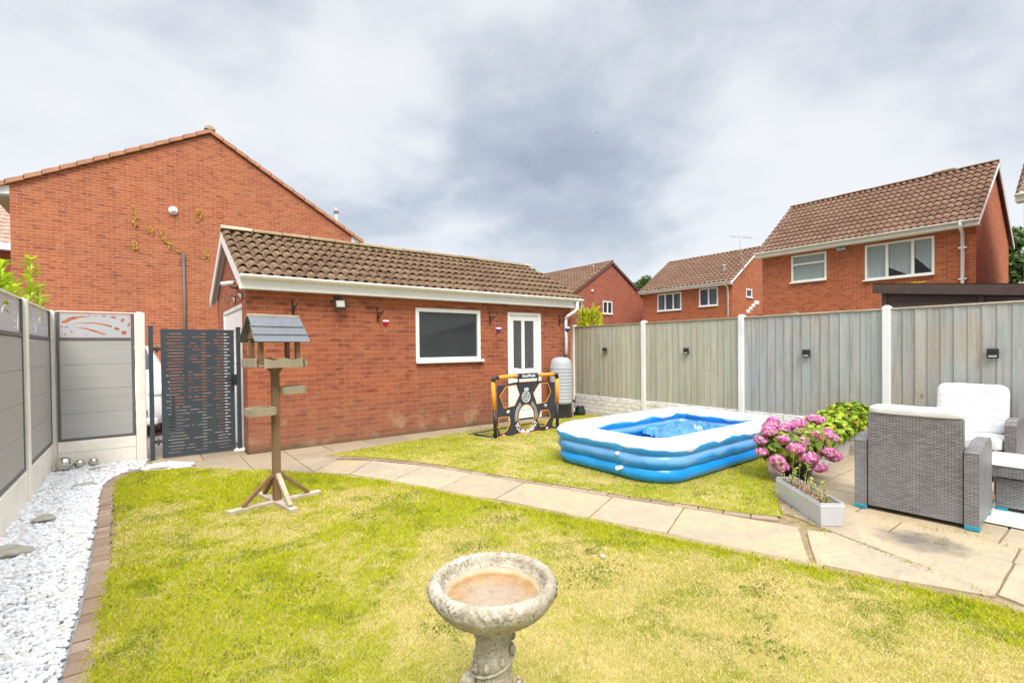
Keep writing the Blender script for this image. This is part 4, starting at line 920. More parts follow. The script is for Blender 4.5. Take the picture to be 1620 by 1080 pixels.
# ------------------------------------------------------------------ gate
ga = thing('metal_garden_gate', 'anthracite metal side gate with rows of horizontal slots', 'gate', (.19, 8.05, 0))
for x_, nm in ((.082, 0), (1.108, 1)):
    mb = MB(); mb.box(x_-.026, x_+.026, 8.02, 8.072, -.02, 1.80, .004); mb.box(x_-.03, x_+.03, 8.016, 8.076, 1.80, 1.81, .002); mb.build('gate_post', M['anth'], ga)
Wg, Hg = .865, 1.745; rnd = random.Random(11); holes = []
rows = 38; z0_, z1_ = .06, Hg-.06
for i in range(rows):
    z_ = z0_+(z1_-z0_)*i/(rows-1); ph = i % 4
    segs = []
    a = .06+.03*(i % 2)+rnd.uniform(-.01, .01)
    segs.append((a, a+rnd.choice([.20, .25, .15])));
    if rnd.random() < .5: segs.append((segs[-1][1]+.03, min(.43, segs[-1][1]+.03+rnd.uniform(.06, .12))))
    segs.append((.46+(.0 if ph else -.10), .52+(.06 if ph == 2 else 0)))
    b = .60+rnd.uniform(0, .08); segs.append((b, .81-.03*(i % 2)))
    for a, b in segs:
        if b-a < .03: continue
        holes.append([(a, z_), (a+.005, z_-.0045), (b-.005, z_-.0045), (b, z_), (b-.005, z_+.0045), (a+.005, z_+.0045)])
plate('gate_leaf', [(0, 0), (Wg, 0), (Wg, Hg), (0, Hg)], holes, .003, M['anth'], ga, frame_xz(.188, 8.045, .022))
mb = MB(); yy = (8.047, 8.075)
for a, b, c, d in ((.188, .222, .022, 1.767), (1.019, 1.053, .022, 1.767), (.223, 1.018, .022, .056), (.223, 1.018, 1.733, 1.767)): mb.box(a, b, yy[0], yy[1], c, d, .003)
mb.build('leaf_frame', M['anth'], ga)
mb = MB(); mb.box(1.015, 1.045, 8.030, 8.043, .88, 1.14, .003); mb.tube([(1.03, 8.04, 1.05), (1.03, 7.99, 1.05), (.93, 7.985, 1.05)], .009, 8); mb.box(1.055, 1.082, 8.03, 8.06, .96, 1.12, .003); mb.build('handle', M['black'], ga)
for z_ in (.25, 1.5): mb = MB(); mb.tube([(.146, 8.04, z_-.05), (.146, 8.04, z_+.05)], .012, 8); mb.box(.108, .188, 8.048, 8.056, z_-.02, z_+.02); mb.build('hinge', M['anth'], ga)
mb = MB(); mb.box(1.03, 1.19, 7.96, 8.11, -.01, .035, .015); mb.build('concrete_pad', M['concrete'], ga)
# steel spheres, flat stones, rock
for (x_, y_, r_, lb) in ((-.79, 8.02, .088, 'largest polished steel garden sphere in the fence corner'), (-.655, 8.09, .058, 'middle polished steel garden sphere of three in a row'), (-.525, 8.13, .056, 'rightmost polished steel garden sphere of three in a row')):
    mb = MB(); mb.ball((0, 0, 0), r_, 24, 16); o = mb.build('steel_sphere', M['steel']); o.location = (x_, y_, r_+.01); tag(o, lb, 'ornament', 'steel spheres in the fence corner')
def rock(name, loc, sx, sy, sz, label, rz=0, seed=0, m='stone', cat='stone', group=None):
    rnd = random.Random(seed); bm = bmesh.new(); bmesh.ops.create_icosphere(bm, subdivisions=3, radius=1)
    ph = [(Vector((rnd.uniform(-1, 1), rnd.uniform(-1, 1), rnd.uniform(-1, 1))).normalized(), rnd.uniform(.02, .13), rnd.uniform(2, 6)) for _ in range(9)]
    for v in bm.verts:
        n = v.co.normalized(); k = 1+sum(a*math.sin(n.dot(d)*f) for d, a, f in ph)
        v.co = Vector((n.x*sx*k, n.y*sy*k, max(-.42, min(.36, n.z))*sz*k))
    me = bpy.data.meshes.new(name); bm.to_mesh(me); bm.free(); me.materials.append(M[m]); o = bpy.data.objects.new(name, me); COL.objects.link(o); o.location = loc; o.rotation_euler = (0, 0, rz)
    tag(o, label, cat, group); return o
GS = 'flat stones laid on the white gravel'
rock('flat_stone', (-.70, 5.76, .035), .072, .10, .03, 'flat tan stone on white gravel, second nearest of the four', .3, 1, group=GS)
rock('flat_stone', (-.80, 4.95, .035), .10, .14, .035, 'largest flat stone on white gravel, nearest the camera', .5, 2, group=GS)
rock('flat_stone', (-.49, 7.86, .03), .075, .06, .028, 'flat stone on gravel just in front of the steel spheres', .2, 3, group=GS)
rock('flat_stone', (-.52, 6.98, .03), .085, .06, .025, 'flat thin stone on gravel beside the curved brick edging', .1, 4, group=GS)
rock('kerb_stone', (.13, 7.33, .02), .10, .06, .065, 'grey rounded stone at the lawn corner before the gate', -.3, 5)
rock('paper_scrap', (2.468, 2.223, .035), .018, .010, .012, 'tiny white scrap lying on the dry lawn', .6, 6, 'whiteink', 'litter')

# ------------------------------------------------------------------ right fence
rf = thing('timber_panel_fence', 'weathered timber board fence with white posts along the right side', 'fence', (7.77, 7.8, 0))
PY = [7.807-1.93*i for i in range(0, 6)]
for i, y_ in enumerate(PY):
    mb = MB(); m_ = 'whitepaint' if i else 'concrete'; w = .045 if i < 4 else .05
    mb.box(7.70, 7.82, y_-w, y_+w, -.03, 1.955, .010); mb.box(7.72, 7.80, y_-w+.02, y_+w-.02, 1.955, 1.968, .006); mb.build('post', M[m_], rf)
for i in range(5):
    ya, yb = PY[i]-.046, PY[i+1]+.046; n = 15; mb = MB(); rnd = random.Random(20+i); y_ = ya; w = (ya-yb)/n; zb_ = (.425, .425, .415, .41, .41)[i]
    for k in range(n):
        ww = w; mb.ti = rnd.uniform(.02, 1); tl = .0055+rnd.uniform(-.002, .003); dz = rnd.uniform(-.006, .004)
        y0_, y1_ = y_, y_-ww-.006*(k < n-1); x_ = 7.745+rnd.uniform(-.002, .002)
        gap = rnd.random() < .0
        vs = [(x_-tl, y0_, zb_+dz), (x_+tl, y1_, zb_+dz), (x_+tl, y1_, 1.905), (x_-tl, y0_, 1.905), (x_-tl+.016, y0_, zb_+dz), (x_+tl+.012, y1_, zb_+dz), (x_+tl+.012, y1_, 1.905), (x_-tl+.016, y0_, 1.905)]
        if i == 2 and k == 10: vs[0] = (x_-tl, y0_, zb_+.09)
        mb.add(vs, [(0, 1, 2, 3), (7, 6, 5, 4), (0, 3, 7, 4), (1, 5, 6, 2), (3, 2, 6, 7), (0, 4, 5, 1)]); y_ -= ww
    pn = mb.build('board_panel', M['fence_a' if i < 2 else 'fence_b'], rf)
    mb = MB(); mb.box(7.728, 7.785, yb, ya, 1.907, 1.93, .004); mb.build('capping', M['oldtimber' if i < 2 else 'paletimber'], pn)
    mb = MB(); mb.ti = .3
    for z_ in (.6, 1.15, 1.75): mb.box(7.765, 7.80, yb, ya, z_, z_+.04)
    mb.build('rail', M['oldtimber'], pn)
mb = MB()
for i in range(5): mb.box(7.722, 7.84, PY[i+1]+.047, PY[i]-.047, -.05, .405, .01)
tag(mb.build('low_wall', M['paintwall']), 'low white painted rubble wall under the timber fence', 'wall')
for y_, z_, lb in ((6.853, 1.392, 'black solar light on the first fence panel by the garage'), (4.937, 1.376, 'black solar light on the second sage fence panel'), (2.972, 1.34, 'black solar light on the third fence panel above the pool end'), (1.021, 1.345, 'black solar light on the fence panel above the armchair')):
    s_ = thing('solar_fence_light', lb, 'light', (7.725, y_, z_), 0, 'black solar lights on the fence panels')
    mb = MB(); mb.box(-.035, .0, -.05, .05, -.06, .055, .006); mb.build('housing', M['black'], s_, True)
    mb = MB(); mb.M = Matrix.Translation((-.03, 0, .03)) @ Matrix.Rotation(math.radians(-35), 4, 'Y'); mb.box(-.022, .022, -.044, .044, 0, .006, .002); mb.build('solar_cell', M['glass_car'], s_, True)
    mb = MB(); mb.box(-.040, -.0352, -.035, .035, -.045, -.025, .002); mb.build('lens', M['grey_plastic'], s_, True)

# ------------------------------------------------------------------ shed
sh = thing('garden_shed', 'dark brown timber shed with felt edged roof behind the fence', 'shed', (8.62, 2.3, 0))
mb = MB(); n = 14
for i in range(n+1):
    z_ = .0+i*.15; zt = lambda y, z: min(z, 2.345-(2.39-y)*.1105-.08)
    mb.add([(8.62, 2.28, zt(2.28, z_)), (8.62, -1.2, zt(-1.2, z_)), (8.635, -1.2, zt(-1.2, z_+.15)), (8.635, 2.28, zt(2.28, z_+.15))], [(0, 1, 2, 3)])
mb.box(8.64, 10.6, -1.2, 2.28, 0, 1.95); mb.build('wall', M['shedbrown'], sh)
mb = MB(); mb.box(8.60, 8.618, 1.22, 1.28, 0, 2.12); mb.box(8.60, 8.618, 2.24, 2.30, 0, 2.22); mb.build('corner_batten', M['shedbrown'], sh)
def zr(y): return 2.345-(2.39-y)*.1105
mb = MB(); mb.add([(8.55, 2.40, zr(2.4)+.01), (8.55, -1.4, zr(-1.4)+.01), (10.8, -1.4, zr(-1.4)+.12), (10.8, 2.40, zr(2.4)+.12)], [(0, 1, 2, 3)])
mb.add([(8.55, 2.40, zr(2.4)-.135), (8.55, -1.4, zr(-1.4)-.135), (8.55, -1.4, zr(-1.4)), (8.55, 2.40, zr(2.4)), (8.575, 2.37, zr(2.4)-.135), (8.575, -1.4, zr(-1.4)-.135), (8.575, -1.4, zr(-1.4)), (8.575, 2.37, zr(2.4))], [(0, 1, 2, 3), (7, 6, 5, 4), (0, 4, 5, 1), (3, 2, 6, 7), (0, 3, 7, 4)])
mb.add([(8.55, 2.40, zr(2.4)-.135), (10.8, 2.40, zr(2.4)-.02), (10.8, 2.40, zr(2.4)+.12), (8.55, 2.40, zr(2.4)+.01)], [(0, 1, 2, 3)])
mb.build('roof', M['shedbrown'], sh)

# ------------------------------------------------------------------ houses
def house(name, label, X0, X1, Y0, Y1, ez, rz_, wallm, wins_x0=(), wins_y0=(), axis='Y', tile='tile_far', roll=.165, course=.31, barge='white', ov=.12, eo=.30, seg=5, faces='all', doroof=True, backroof=True):
    """axis 'Y': ridge runs along Y, fronts face -X"""
    h = thing(name, label, 'house', (X0, Y0, 0)); mb = MB()
    if axis == 'Y':
        mid = (X0+X1)/2; wall_holes(mb, 0, X0, Y0, Y1, 0, ez-.05, [w[:4] for w in wins_x0], .10, 1); wall_holes(mb, 1, Y0, X0, X1, 0, ez-.05, [w[:4] for w in wins_y0], .10, 1)
        for Y_ in (Y0, Y1): mb.add([(X0, Y_, ez-.05), (X1, Y_, ez-.05), (mid, Y_, rz_-.10)], [(0, 1, 2)])
        mb.add([(X1, Y0, 0), (X1, Y1, 0), (X1, Y1, ez-.05), (X1, Y0, ez-.05)], [(0, 1, 2, 3)]); mb.add([(X0, Y1, 0), (X1, Y1, 0), (X1, Y1, ez-.05), (X0, Y1, ez-.05)], [(0, 1, 2, 3)])
        mb.build('wall', wallm, h)
        mb = MB(); s_ = (rz_-ez)/(mid-X0); e0 = X0-eo; ze = ez-s_*eo+.10
        pantile(mb, (e0, Y1+ov, ze), (0, -1, 0), (mid-e0, 0, rz_+.10-ze), Y1-Y0+2*ov, math.hypot(mid-e0, rz_+.10-ze), roll, course, .055*roll/.165, .036, seg, seed=int(X0*10))
        if backroof: pantile(mb, (X1+eo, Y0-ov, ze), (0, 1, 0), (mid-X1-eo, 0, rz_+.10-ze), Y1-Y0+2*ov, math.hypot(mid-e0, rz_+.10-ze), roll*2, course*2, .02, .02, 3, seed=2)
        r_ = mb.build('roof', M[tile], h, fix=False)
        mb = MB(); ridge_line(mb, (mid, Y0-ov, rz_+.12), (mid, Y1+ov, rz_+.12), .12, .45, 3, .06); mb.build('ridge_tiles', M[tile], r_)
        mb = MB(); mb.box(e0-.02, e0+.005, Y0-ov, Y1+ov, ze-.17, ze+.01, .003); mb.box(e0+.006, X0-.002, Y0-ov+.01, Y1+ov-.01, ze-.165, ze-.15); mb.build('fascia', M['cream'], h)
        gutter(h, Y0-ov, Y1+ov, e0-.075, ze+.0, .06, 50, 1, m='cream')
        for Y_ in (Y0-ov, Y1+ov-.03):
            for sg in (0, 1):
                a = e0 if sg == 0 else X1+eo
                mb = MB(); mb.prism([(a, ze-.16), (mid, rz_-.07), (mid, rz_+.05), (a, ze-.03)], 1, Y_, Y_+.025); mb.build('bargeboard', M[barge], h)
    for w in wins_x0: window(h, 0, X0, 1, *w[:4], **w[4])
    for w in wins_y0: window(h, 1, Y0, 1, *w[:4], **w[4])
    return h
def chimney_vent(parent, loc, m='lead'):
    mb = MB(); mb.tube([loc, (loc[0], loc[1], loc[2]+.25)], .06, 10); mb.box(loc[0]-.13, loc[0]+.13, loc[1]-.13, loc[1]+.13, loc[2]-.02, loc[2]+.02, .005); mb.lathe([(.10, .25), (.10, .30), (.03, .34)], loc, 10, True, True); return mb.build('roof_flue', M[m], parent)
# house C (right, nearest)
WC1 = (6.63, 7.775, 3.73, 4.71, dict(transom=4.37, fr=.065, glassm='glass_clear', curtain=[(6.66, 7.74, lambda t_: 3.74)], framem='cream'))
WC2 = (3.755, 5.51, 3.55, 4.70, dict(mull=(4.27, 4.92), fr=.065, curtain=[(4.95, 5.49, lambda t_: 3.56), (4.3, 4.9, lambda t_: 3.56+1.0*max(0, .35*t_)), (3.78, 4.25, lambda t_: 3.6+.55*t_)], framem='cream'))
hC = house('brick_house', 'red brick house with brown pantile roof and two white windows above the fence', 18.9, 24.5, 2.85, 8.82, 5.06, 7.12, M['brick_far'], (WC1, WC2), roll=.175, course=.32, seg=8)
mb = MB(); mb.tube([(18.52, 3.12, 4.95), (18.52, 3.12, 4.78), (18.84, 3.12, 4.62), (18.84, 3.12, 3.0), (18.84, 3.12, 0)], .045, 10)
for z_ in (4.2, 3.3): mb.box(18.80, 18.9, 3.03, 3.21, z_, z_+.04)
mb.build('downpipe', M['white'], hC)
mb = MB(); mb.box(21.58, 21.82, 3.75, 4.35, 7.22, 7.33, .03); mb.build('ridge_vent', M['ridge'], hC)
mb = MB(); mb.box(18.78, 18.88, 6.02, 6.30, 4.64, 4.75, .02); mb.build('vent_cowl', M['grey_plastic'], hC)
# stair stepped pipe bracket shape seen past the corner: pale flashing of a porch roof
# house B
WB1 = (16.88, 18.59, 3.67, 4.75, dict(mull=(17.45, 18.02), fr=.075, glassm='leadglass', lead=True, curtain=[(16.95, 17.25, lambda t_: 3.7), (18.25, 18.5, lambda t_: 3.7)]))
WB2 = (14.54, 15.71, 3.75, 4.80, dict(mull=(15.12,), fr=.075, glassm='leadglass', lead=True, curtain=[(14.6, 15.0, lambda t_: 3.8)]))
WBg = (27.45, 28.15, 4.22, 4.72, dict(fr=.07, glassm='glass_dark'))
hB = house('brick_house', 'red brick house with leaded windows and roof aerial in the middle distance', 25.9, 31.9, 13.72, 19.68, 5.10, 7.12, M['brick_far'], (WB1, WB2), (WBg,), roll=.28, course=.33)
mb = MB(); mb.tube([(25.55, 13.95, 5.0), (25.55, 13.95, 4.85), (25.85, 13.95, 4.7), (25.85, 13.95, 0)], .05, 8); mb.build('downpipe', M['white'], hB)
ck = chimney_vent(hB, (26.7, 14.6, 5.80))
mb = MB(); mb.tube([(27.0, 13.56, 5.3), (26.9, 13.56, 5.9), (26.55, 13.56, 6.6), (26.5, 13.56, 7.6)], .022, 6); mb.tube([(26.0, 13.9, 7.55), (27.1, 13.2, 7.45)], .015, 6)
for k in range(5): mb.tube([(26.1+k*.22, 13.84-k*.14-.2, 7.4), (26.1+k*.22, 13.84-k*.14+.2, 7.66)], .008, 5)
mb.build('aerial', M['lead'], hB)
# house A
WA = (24.50, 25.45, 3.68, 4.55, dict(mull=(24.98,), fr=.08, glassm='glass_dark'))
hA = house('brick_house', 'gable ended red brick house with dark bargeboards beyond the garage', 21.9, 28.9, 21.9, 29.4, 5.0, 7.18, M['brick_dark'], (), (WA,), roll=.30, course=.34, barge='purplebarge')
chimney_vent(hA, (24.6, 22.8, 6.72))
mb = MB(); mb.ball((23.45, 21.86, 5.15), .09, 10, 6); mb.build('bell_box', M['white'], hA)
# house D at the right edge
hD = house('brick_house', 'red brick house cut off by the right edge of the view', 16.85, 22.5, -5.5, 1.70, 5.1, 7.2, M['brick_far'], (), (), roll=.20, course=.32, backroof=False)
# left house: gable wall faces the garden
LY = 15.8; lx0, lx1 = -2.38, 5.50; lp = (1.57, 7.50); le = 5.14
hL = thing('brick_house', 'large orange brick gable end of the house left of the garage', 'house', (lx0, LY, 0))
mb = MB(); mb.add([(lx0, LY, -.3), (lx1, LY, -.3), (lx1, LY, le+.05), (lp[0], LY, lp[1]), (lx0, LY, le+.20)], [(0, 1, 2, 3, 4)])
mb.add([(lx0, LY, -.3), (lx0, LY+9, -.3), (lx0, LY+9, le), (lx0, LY, le)], [(0, 1, 2, 3)]); mb.add([(lx1, LY, -.3), (lx1, LY+9, -.3), (lx1, LY+9, le), (lx1, LY, le)], [(0, 1, 2, 3)]); mb.add([(lx0, LY+9, -.3), (lx1, LY+9, -.3), (lx1, LY+9, le), (lp[0], LY+9, lp[1]), (lx0, LY+9, le)], [(0, 1, 2, 3, 4)])
mb.build('wall', M['brick_left'], hL)
mb = MB()
for sg, xe in ((1, lx1+.36), (-1, lx0-.36)):
    ze = le+(.05 if sg > 0 else .20)-.36*(lp[1]-le)/3.93+.05; L = math.hypot(xe-lp[0], lp[1]+.06-ze)
    O = (xe, LY-.06, ze) if sg > 0 else (xe, LY+9.06, ze); U_ = (0, 1, 0) if sg > 0 else (0, -1, 0)
    pantile(mb, O, U_, (lp[0]-xe, 0, lp[1]+.06-ze), 9.12, L, .30, .36, .03, .035, 4, seed=6)
r_ = mb.build('roof', M['tile_far'], hL, fix=False)
mb = MB(); rnd = random.Random(3)
for sg, xe in ((1, lx1+.36), (-1, lx0-.36)):
    ze = le+(.05 if sg > 0 else .20)-.36*(lp[1]-le)/3.93+.02; n = 14; dx, dz = (lp[0]-xe)/n, (lp[1]+.03-ze)/n
    for k in range(n):
        x0_, z0_ = xe+dx*k-dx*.05, ze+dz*k-dz*.05; x1_, z1_ = xe+dx*(k+1), ze+dz*(k+1); mb.ti = rnd.uniform(.1, 1)
        mb.prism([(x0_, z0_+.015), (x1_, z1_), (x1_, z1_+.095), (x0_, z0_+.122)], 1, LY-.085, LY+.10)
mb.build('verge_tiles', M['terracotta'], r_)
mb = MB(); ridge_line(mb, (lp[0], LY-.10, lp[1]+.12), (lp[0], LY+9, lp[1]+.12), .13, .45, 3, .10); mb.build('ridge_tiles', M['ridge_pale'], r_)
mb = MB(); mb.prism([(lx1+.003, le-.20), (lx1+.33, le-.22), (lx1+.33, le-.08), (lx1+.003, le+.06)], 1, LY+.01, LY+.03); mb.box(lx1+.30, lx1+.33, LY+.031, LY+9, le-.22, le-.06); mb.build('fascia', M['white'], hL)
mb = MB(); mb.prism([(lx0-.003, le-.02), (lx0-.33, le-.06), (lx0-.33, le+.06), (lx0-.003, le+.18)], 1, LY+.01, LY+.03); mb.box(lx0-.33, lx0-.30, LY+.031, LY+9, le-.06, le+.08); mb.build('fascia', M['white'], hL)
mb = MB(); mb.box(lx1+.003, lx1+.29, LY+.031, LY+9, le-.22, le-.20); mb.build('soffit', M['soffit'], hL)
mb = MB(); mb.box(lx0-.29, lx0-.003, LY+.031, LY+9, le-.06, le-.04); mb.build('soffit', M['soffit'], hL)
gutter(hL, LY+.0, LY+9, lx1+.40, le-.10, .055, 50, 1, m='grey_plastic')
mb = MB(); mb.tube([(.91, LY-.05, 4.10), (.91, LY-.05, 0)], .035, 10); mb.build('waste_pipe', M['darktrim'], hL)
mb = MB(); mb.tube([(5.40, LY+1.2, 5.2), (5.40, LY+1.2, 6.28)], .065, 12); mb.tube([(5.40, LY+1.2, 6.20), (5.40, LY+1.2, 6.37)], .08, 12); mb.build('roof_flue', M['lead'], hL)
dl = thing('dome_wall_light', 'round white dome light high on the orange gable wall', 'light', (.70, LY-.002, 5.24))
mb = MB(); mb.M = Matrix.Rotation(PI/2, 4, 'X'); mb.lathe([(.11, 0), (.11, .03), (.08, .06)], n=20, cap0=True, cap1=True); mb.build('base', M['white'], dl, True)
mb = MB(); mb.ball((0, -.08, -.02), .055, 14, 8); mb.build('dome', M['whitelamp'], dl, True)
# dead climber on the gable
IV = [((-.14, 5.22), (-.10, 4.98), (-.13, 4.72), 'gold climber cluster at the upper left of the gable wall', 46), ((-.18, 4.28), (-.10, 4.2), (-.22, 4.12), 'small gold climber tuft lowest on the left of the gable', 34),
      ((.12, 4.72), (.20, 4.64), (.24, 4.58), 'tiny gold climber tuft in the middle of the gable wall', 22), ((.40, 4.66), (.52, 4.40), (.78, 4.18), 'long diagonal strand of gold climber pointing to the waste pipe', 60),
      ((1.28, 5.36), (1.30, 5.25), (1.20, 5.02), 'gold climber tuft right of the white dome light', 26), ((1.42, 4.22), (1.45, 4.15), (1.44, 4.02), 'gold climber tuft near the garage ridge end', 28)]
for a, b, c, lb, n in IV:
    rnd = random.Random(n); mb = MB(); mb.tube([(a[0], LY-.01, a[1]), (b[0], LY-.015, b[1]), (c[0], LY-.01, c[1])], .006, 5)
    vs = []; fs = []
    for k in range(n):
        t_ = rnd.random(); p0 = Vector((a[0], a[1])).lerp(Vector((b[0], b[1])), t_*2) if t_ < .5 else Vector((b[0], b[1])).lerp(Vector((c[0], c[1])), t_*2-1)
        x_, z_ = p0.x+rnd.gauss(0, .03), p0.y+rnd.gauss(0, .03); s_ = rnd.uniform(.018, .038); an = rnd.uniform(0, PI); y_ = LY-rnd.uniform(.012, .06)
        mb.add([(x_+s_*math.cos(an+q*PI/2)*(1 if q % 2 else .6), y_+rnd.uniform(-.02, .01), z_+s_*math.sin(an+q*PI/2)) for q in range(4)], [(0, 1, 2, 3)])
    tag(mb.build('wall_climber', M['gold'], fix=False), lb, 'climber', 'gold climber remains on the gable wall')
# house far left behind
hE = thing('brick_house', 'pink tiled house glimpsed at the far left edge behind the gable', 'house', (-9, 22, 0))
mb = MB(); mb.box(-9, -2.2, 22.3, 28, 0, 4.85); mb.build('wall', M['brick_dark'], hE)
mb = MB(); pantile(mb, (-9.2, 22, 4.98), (1, 0, 0), (0, 3, 1.9), 7.0, 3.6, .24, .33, .04, .03, 5, seed=8); mb.build('roof', M['tile_pink'], hE, fix=False)
mb = MB(); mb.box(-9.2, -2.2, 21.97, 22.0, 4.76, 4.96); mb.box(-9.2, -2.2, 22.0, 22.29, 4.76, 4.78); mb.build('fascia', M['white'], hE)
# porch flashing and roof line seen over the fence
ps = thing('porch_roof', 'pale stepped lead flashing of a small roof beside the nearer house', 'roof', (19.6, 8.9, 2.6))
mb = MB()
for k in range(4): mb.box(18.6+k*.0, 18.75, 8.86+k*.10, 8.99+k*.10, 3.02-k*.10, 3.16-k*.10, .01)
mb.build('flashing', M['white'], ps); mb = MB(); mb.box(18.62, 21, 8.95, 10.2, 2.3, 2.66); mb.build('wall', M['brick_far'], ps)
gr = thing('neighbour_garage', 'low flat garage roof with a white edge beyond the fence', 'garage', (15.9, 14.4, 0))
mb = MB(); mb.box(15.4, 18.4, 13.2, 16.5, 0, 1.92); mb.build('wall', M['brick_dark'], gr); mb = MB(); mb.box(15.3, 18.5, 13.1, 16.6, 1.921, 2.02, .01); mb.build('roof_edge', M['white'], gr)
for y_, z_, k in ((4.90, 2.235, 0), (4.62, 2.18, 1)):
    f_ = thing('stone_finial', ('pale arched post top', 'smaller pale arched post top')[k]+' just showing over the third fence panel', 'finial', (12.0, y_, 0), 0, 'finials behind the third panel')
    mb = MB(); mb.prism([(-.15, 1.2), (.15, 1.2), (.15, z_-.06), (.05, z_-.01), (0, z_), (-.05, z_-.01), (-.15, z_-.06)], 0, -.04, .04); mb.build('panel_top', M['oldtimber'], f_, True)

# ------------------------------------------------------------------ leaves
def leaf_cloud(name, centres, n, size, cols, parent=None, aspect=.5, up=.3, m='leaf', shell=.6, seed=0, fold=True):
    rs = np.random.RandomState(seed); C = np.array([c[:3] for c in centres]); Rr = np.array([c[3:6] for c in centres]); w = np.prod(Rr, 1)**(.8); idx = rs.choice(len(C), n, p=w/w.sum())
    d = rs.normal(size=(n, 3)); d /= np.linalg.norm(d, axis=1)[:, None]; r = shell+(1-shell)*rs.rand(n, 1); r = np.where(rs.rand(n, 1) < .25, rs.rand(n, 1), r); P = C[idx]+d*Rr[idx]*r
    nrm = d+rs.normal(0, .55, (n, 3)); nrm[:, 2] += up; nrm /= np.linalg.norm(nrm, axis=1)[:, None]
    t_ = np.cross(nrm, rs.normal(size=(n, 3))); t_ /= np.linalg.norm(t_, axis=1)[:, None]; b = np.cross(nrm, t_); s = size*rs.uniform(.6, 1.3, (n, 1))
    v = np.stack([P-t_*s*.5, P-t_*s*.22-b*s*aspect*.42+nrm*s*.05, P+t_*s*.12-b*s*aspect*.44+nrm*s*.04, P+t_*s*.52-nrm*s*.10, P+t_*s*.12+b*s*aspect*.44+nrm*s*.04, P-t_*s*.22+b*s*aspect*.42+nrm*s*.05], 1)
    cols = np.array(cols); k = rs.randint(0, len(cols), n); col = cols[k]*rs.uniform(.8, 1.2, (n, 1))
    if parent is not None: v = v-np.array(parent.location, dtype=np.float32)
    return raw_mesh(name, v.reshape(-1, 3), np.arange(n*6).reshape(-1, 6), M[m], cols=col, parent=parent)
def tree(x, y, h, r, label, seed, n=9000, leaf=.22, cols=((.05, .10, .02), (.09, .16, .03), (.12, .19, .05))):
    rnd = random.Random(seed); t_ = thing('broadleaf_tree', label, 'tree', (x, y, 0)); mb = MB(); mb.tube([(0, 0, 0), (.1, 0, h*.3), (0, .1, h*.6), (0, 0, h*.85)], [.22, .17, .1, .04], 8)
    cs = []
    for k in range(16):
        a = rnd.uniform(0, 2*PI); q = rnd.uniform(.1, .8)*r; z_ = rnd.uniform(.45, .95)*h; s_ = rnd.uniform(.25, .45)*r*(1.1-.5*(z_/h))
        mb.tube([(0, 0, z_*.6), (q*math.cos(a)*.5, q*math.sin(a)*.5, z_*.85), (q*math.cos(a), q*math.sin(a), z_)], [.07, .05, .02], 5)
        cs.append((x+q*math.cos(a), y+q*math.sin(a), z_, s_, s_, s_*.8))
    mb.build('trunk', M['bark'], t_, True); leaf_cloud('crown', cs, n, leaf, cols, t_, .6, seed=seed); return t_
tree(47, 37, 10.0, 3.4, 'green tree between the roofs of the two farther houses', 1)
tree(34.5, 5.2, 8.4, 2.6, 'green tree between the two houses at the right edge', 2)
# golden conifer behind the fence end
cf = thing('golden_conifer', 'bright yellow green conifer rising behind the fence beside the garage', 'conifer', (8.75, 8.25, 0))
mb = MB(); mb.tube([(0, 0, 0), (0, 0, 1.2), (.02, 0, 2.0)], [.06, .045, .015], 8); mb.build('trunk', M['bark'], cf, True)
rs = np.random.RandomState(4); vs = []; cl2 = []
for k in range(560):
    a = rs.uniform(0, 2*PI); z0 = rs.uniform(.9, 2.36); rr = .52*max(.15, (1-(z0/2.75)**3)); p0 = np.array([math.cos(a)*rr*.35, math.sin(a)*rr*.35, z0-.12]); dr = np.array([math.cos(a)*.75, math.sin(a)*.75, .75+rs.uniform(-.2, .5)]); dr /= np.linalg.norm(dr); L = rs.uniform(.2, .42)*(.7+.5*rr)
    base = np.array([.72, .72, .02]) if rs.rand() < .75 else np.array([.28, .38, .02])
    for j in range(26):
        t_ = rs.rand()**.7; q = p0+dr*L*t_; sd_ = rs.normal(size=3); sd_ -= dr*sd_.dot(dr); sd_ /= np.linalg.norm(sd_); tip = q+(dr*.7+sd_*.6)*rs.uniform(.03, .075); w = np.cross(dr, sd_)*.009+sd_*.004
        vs += [q-w, q+w, tip]; cl2.append(base*rs.uniform(.75, 1.2)*(.75+.35*t_))
raw_mesh('foliage', np.array(vs), np.arange(len(vs)).reshape(-1, 3), M['leaf'], cols=np.array(cl2), parent=cf)
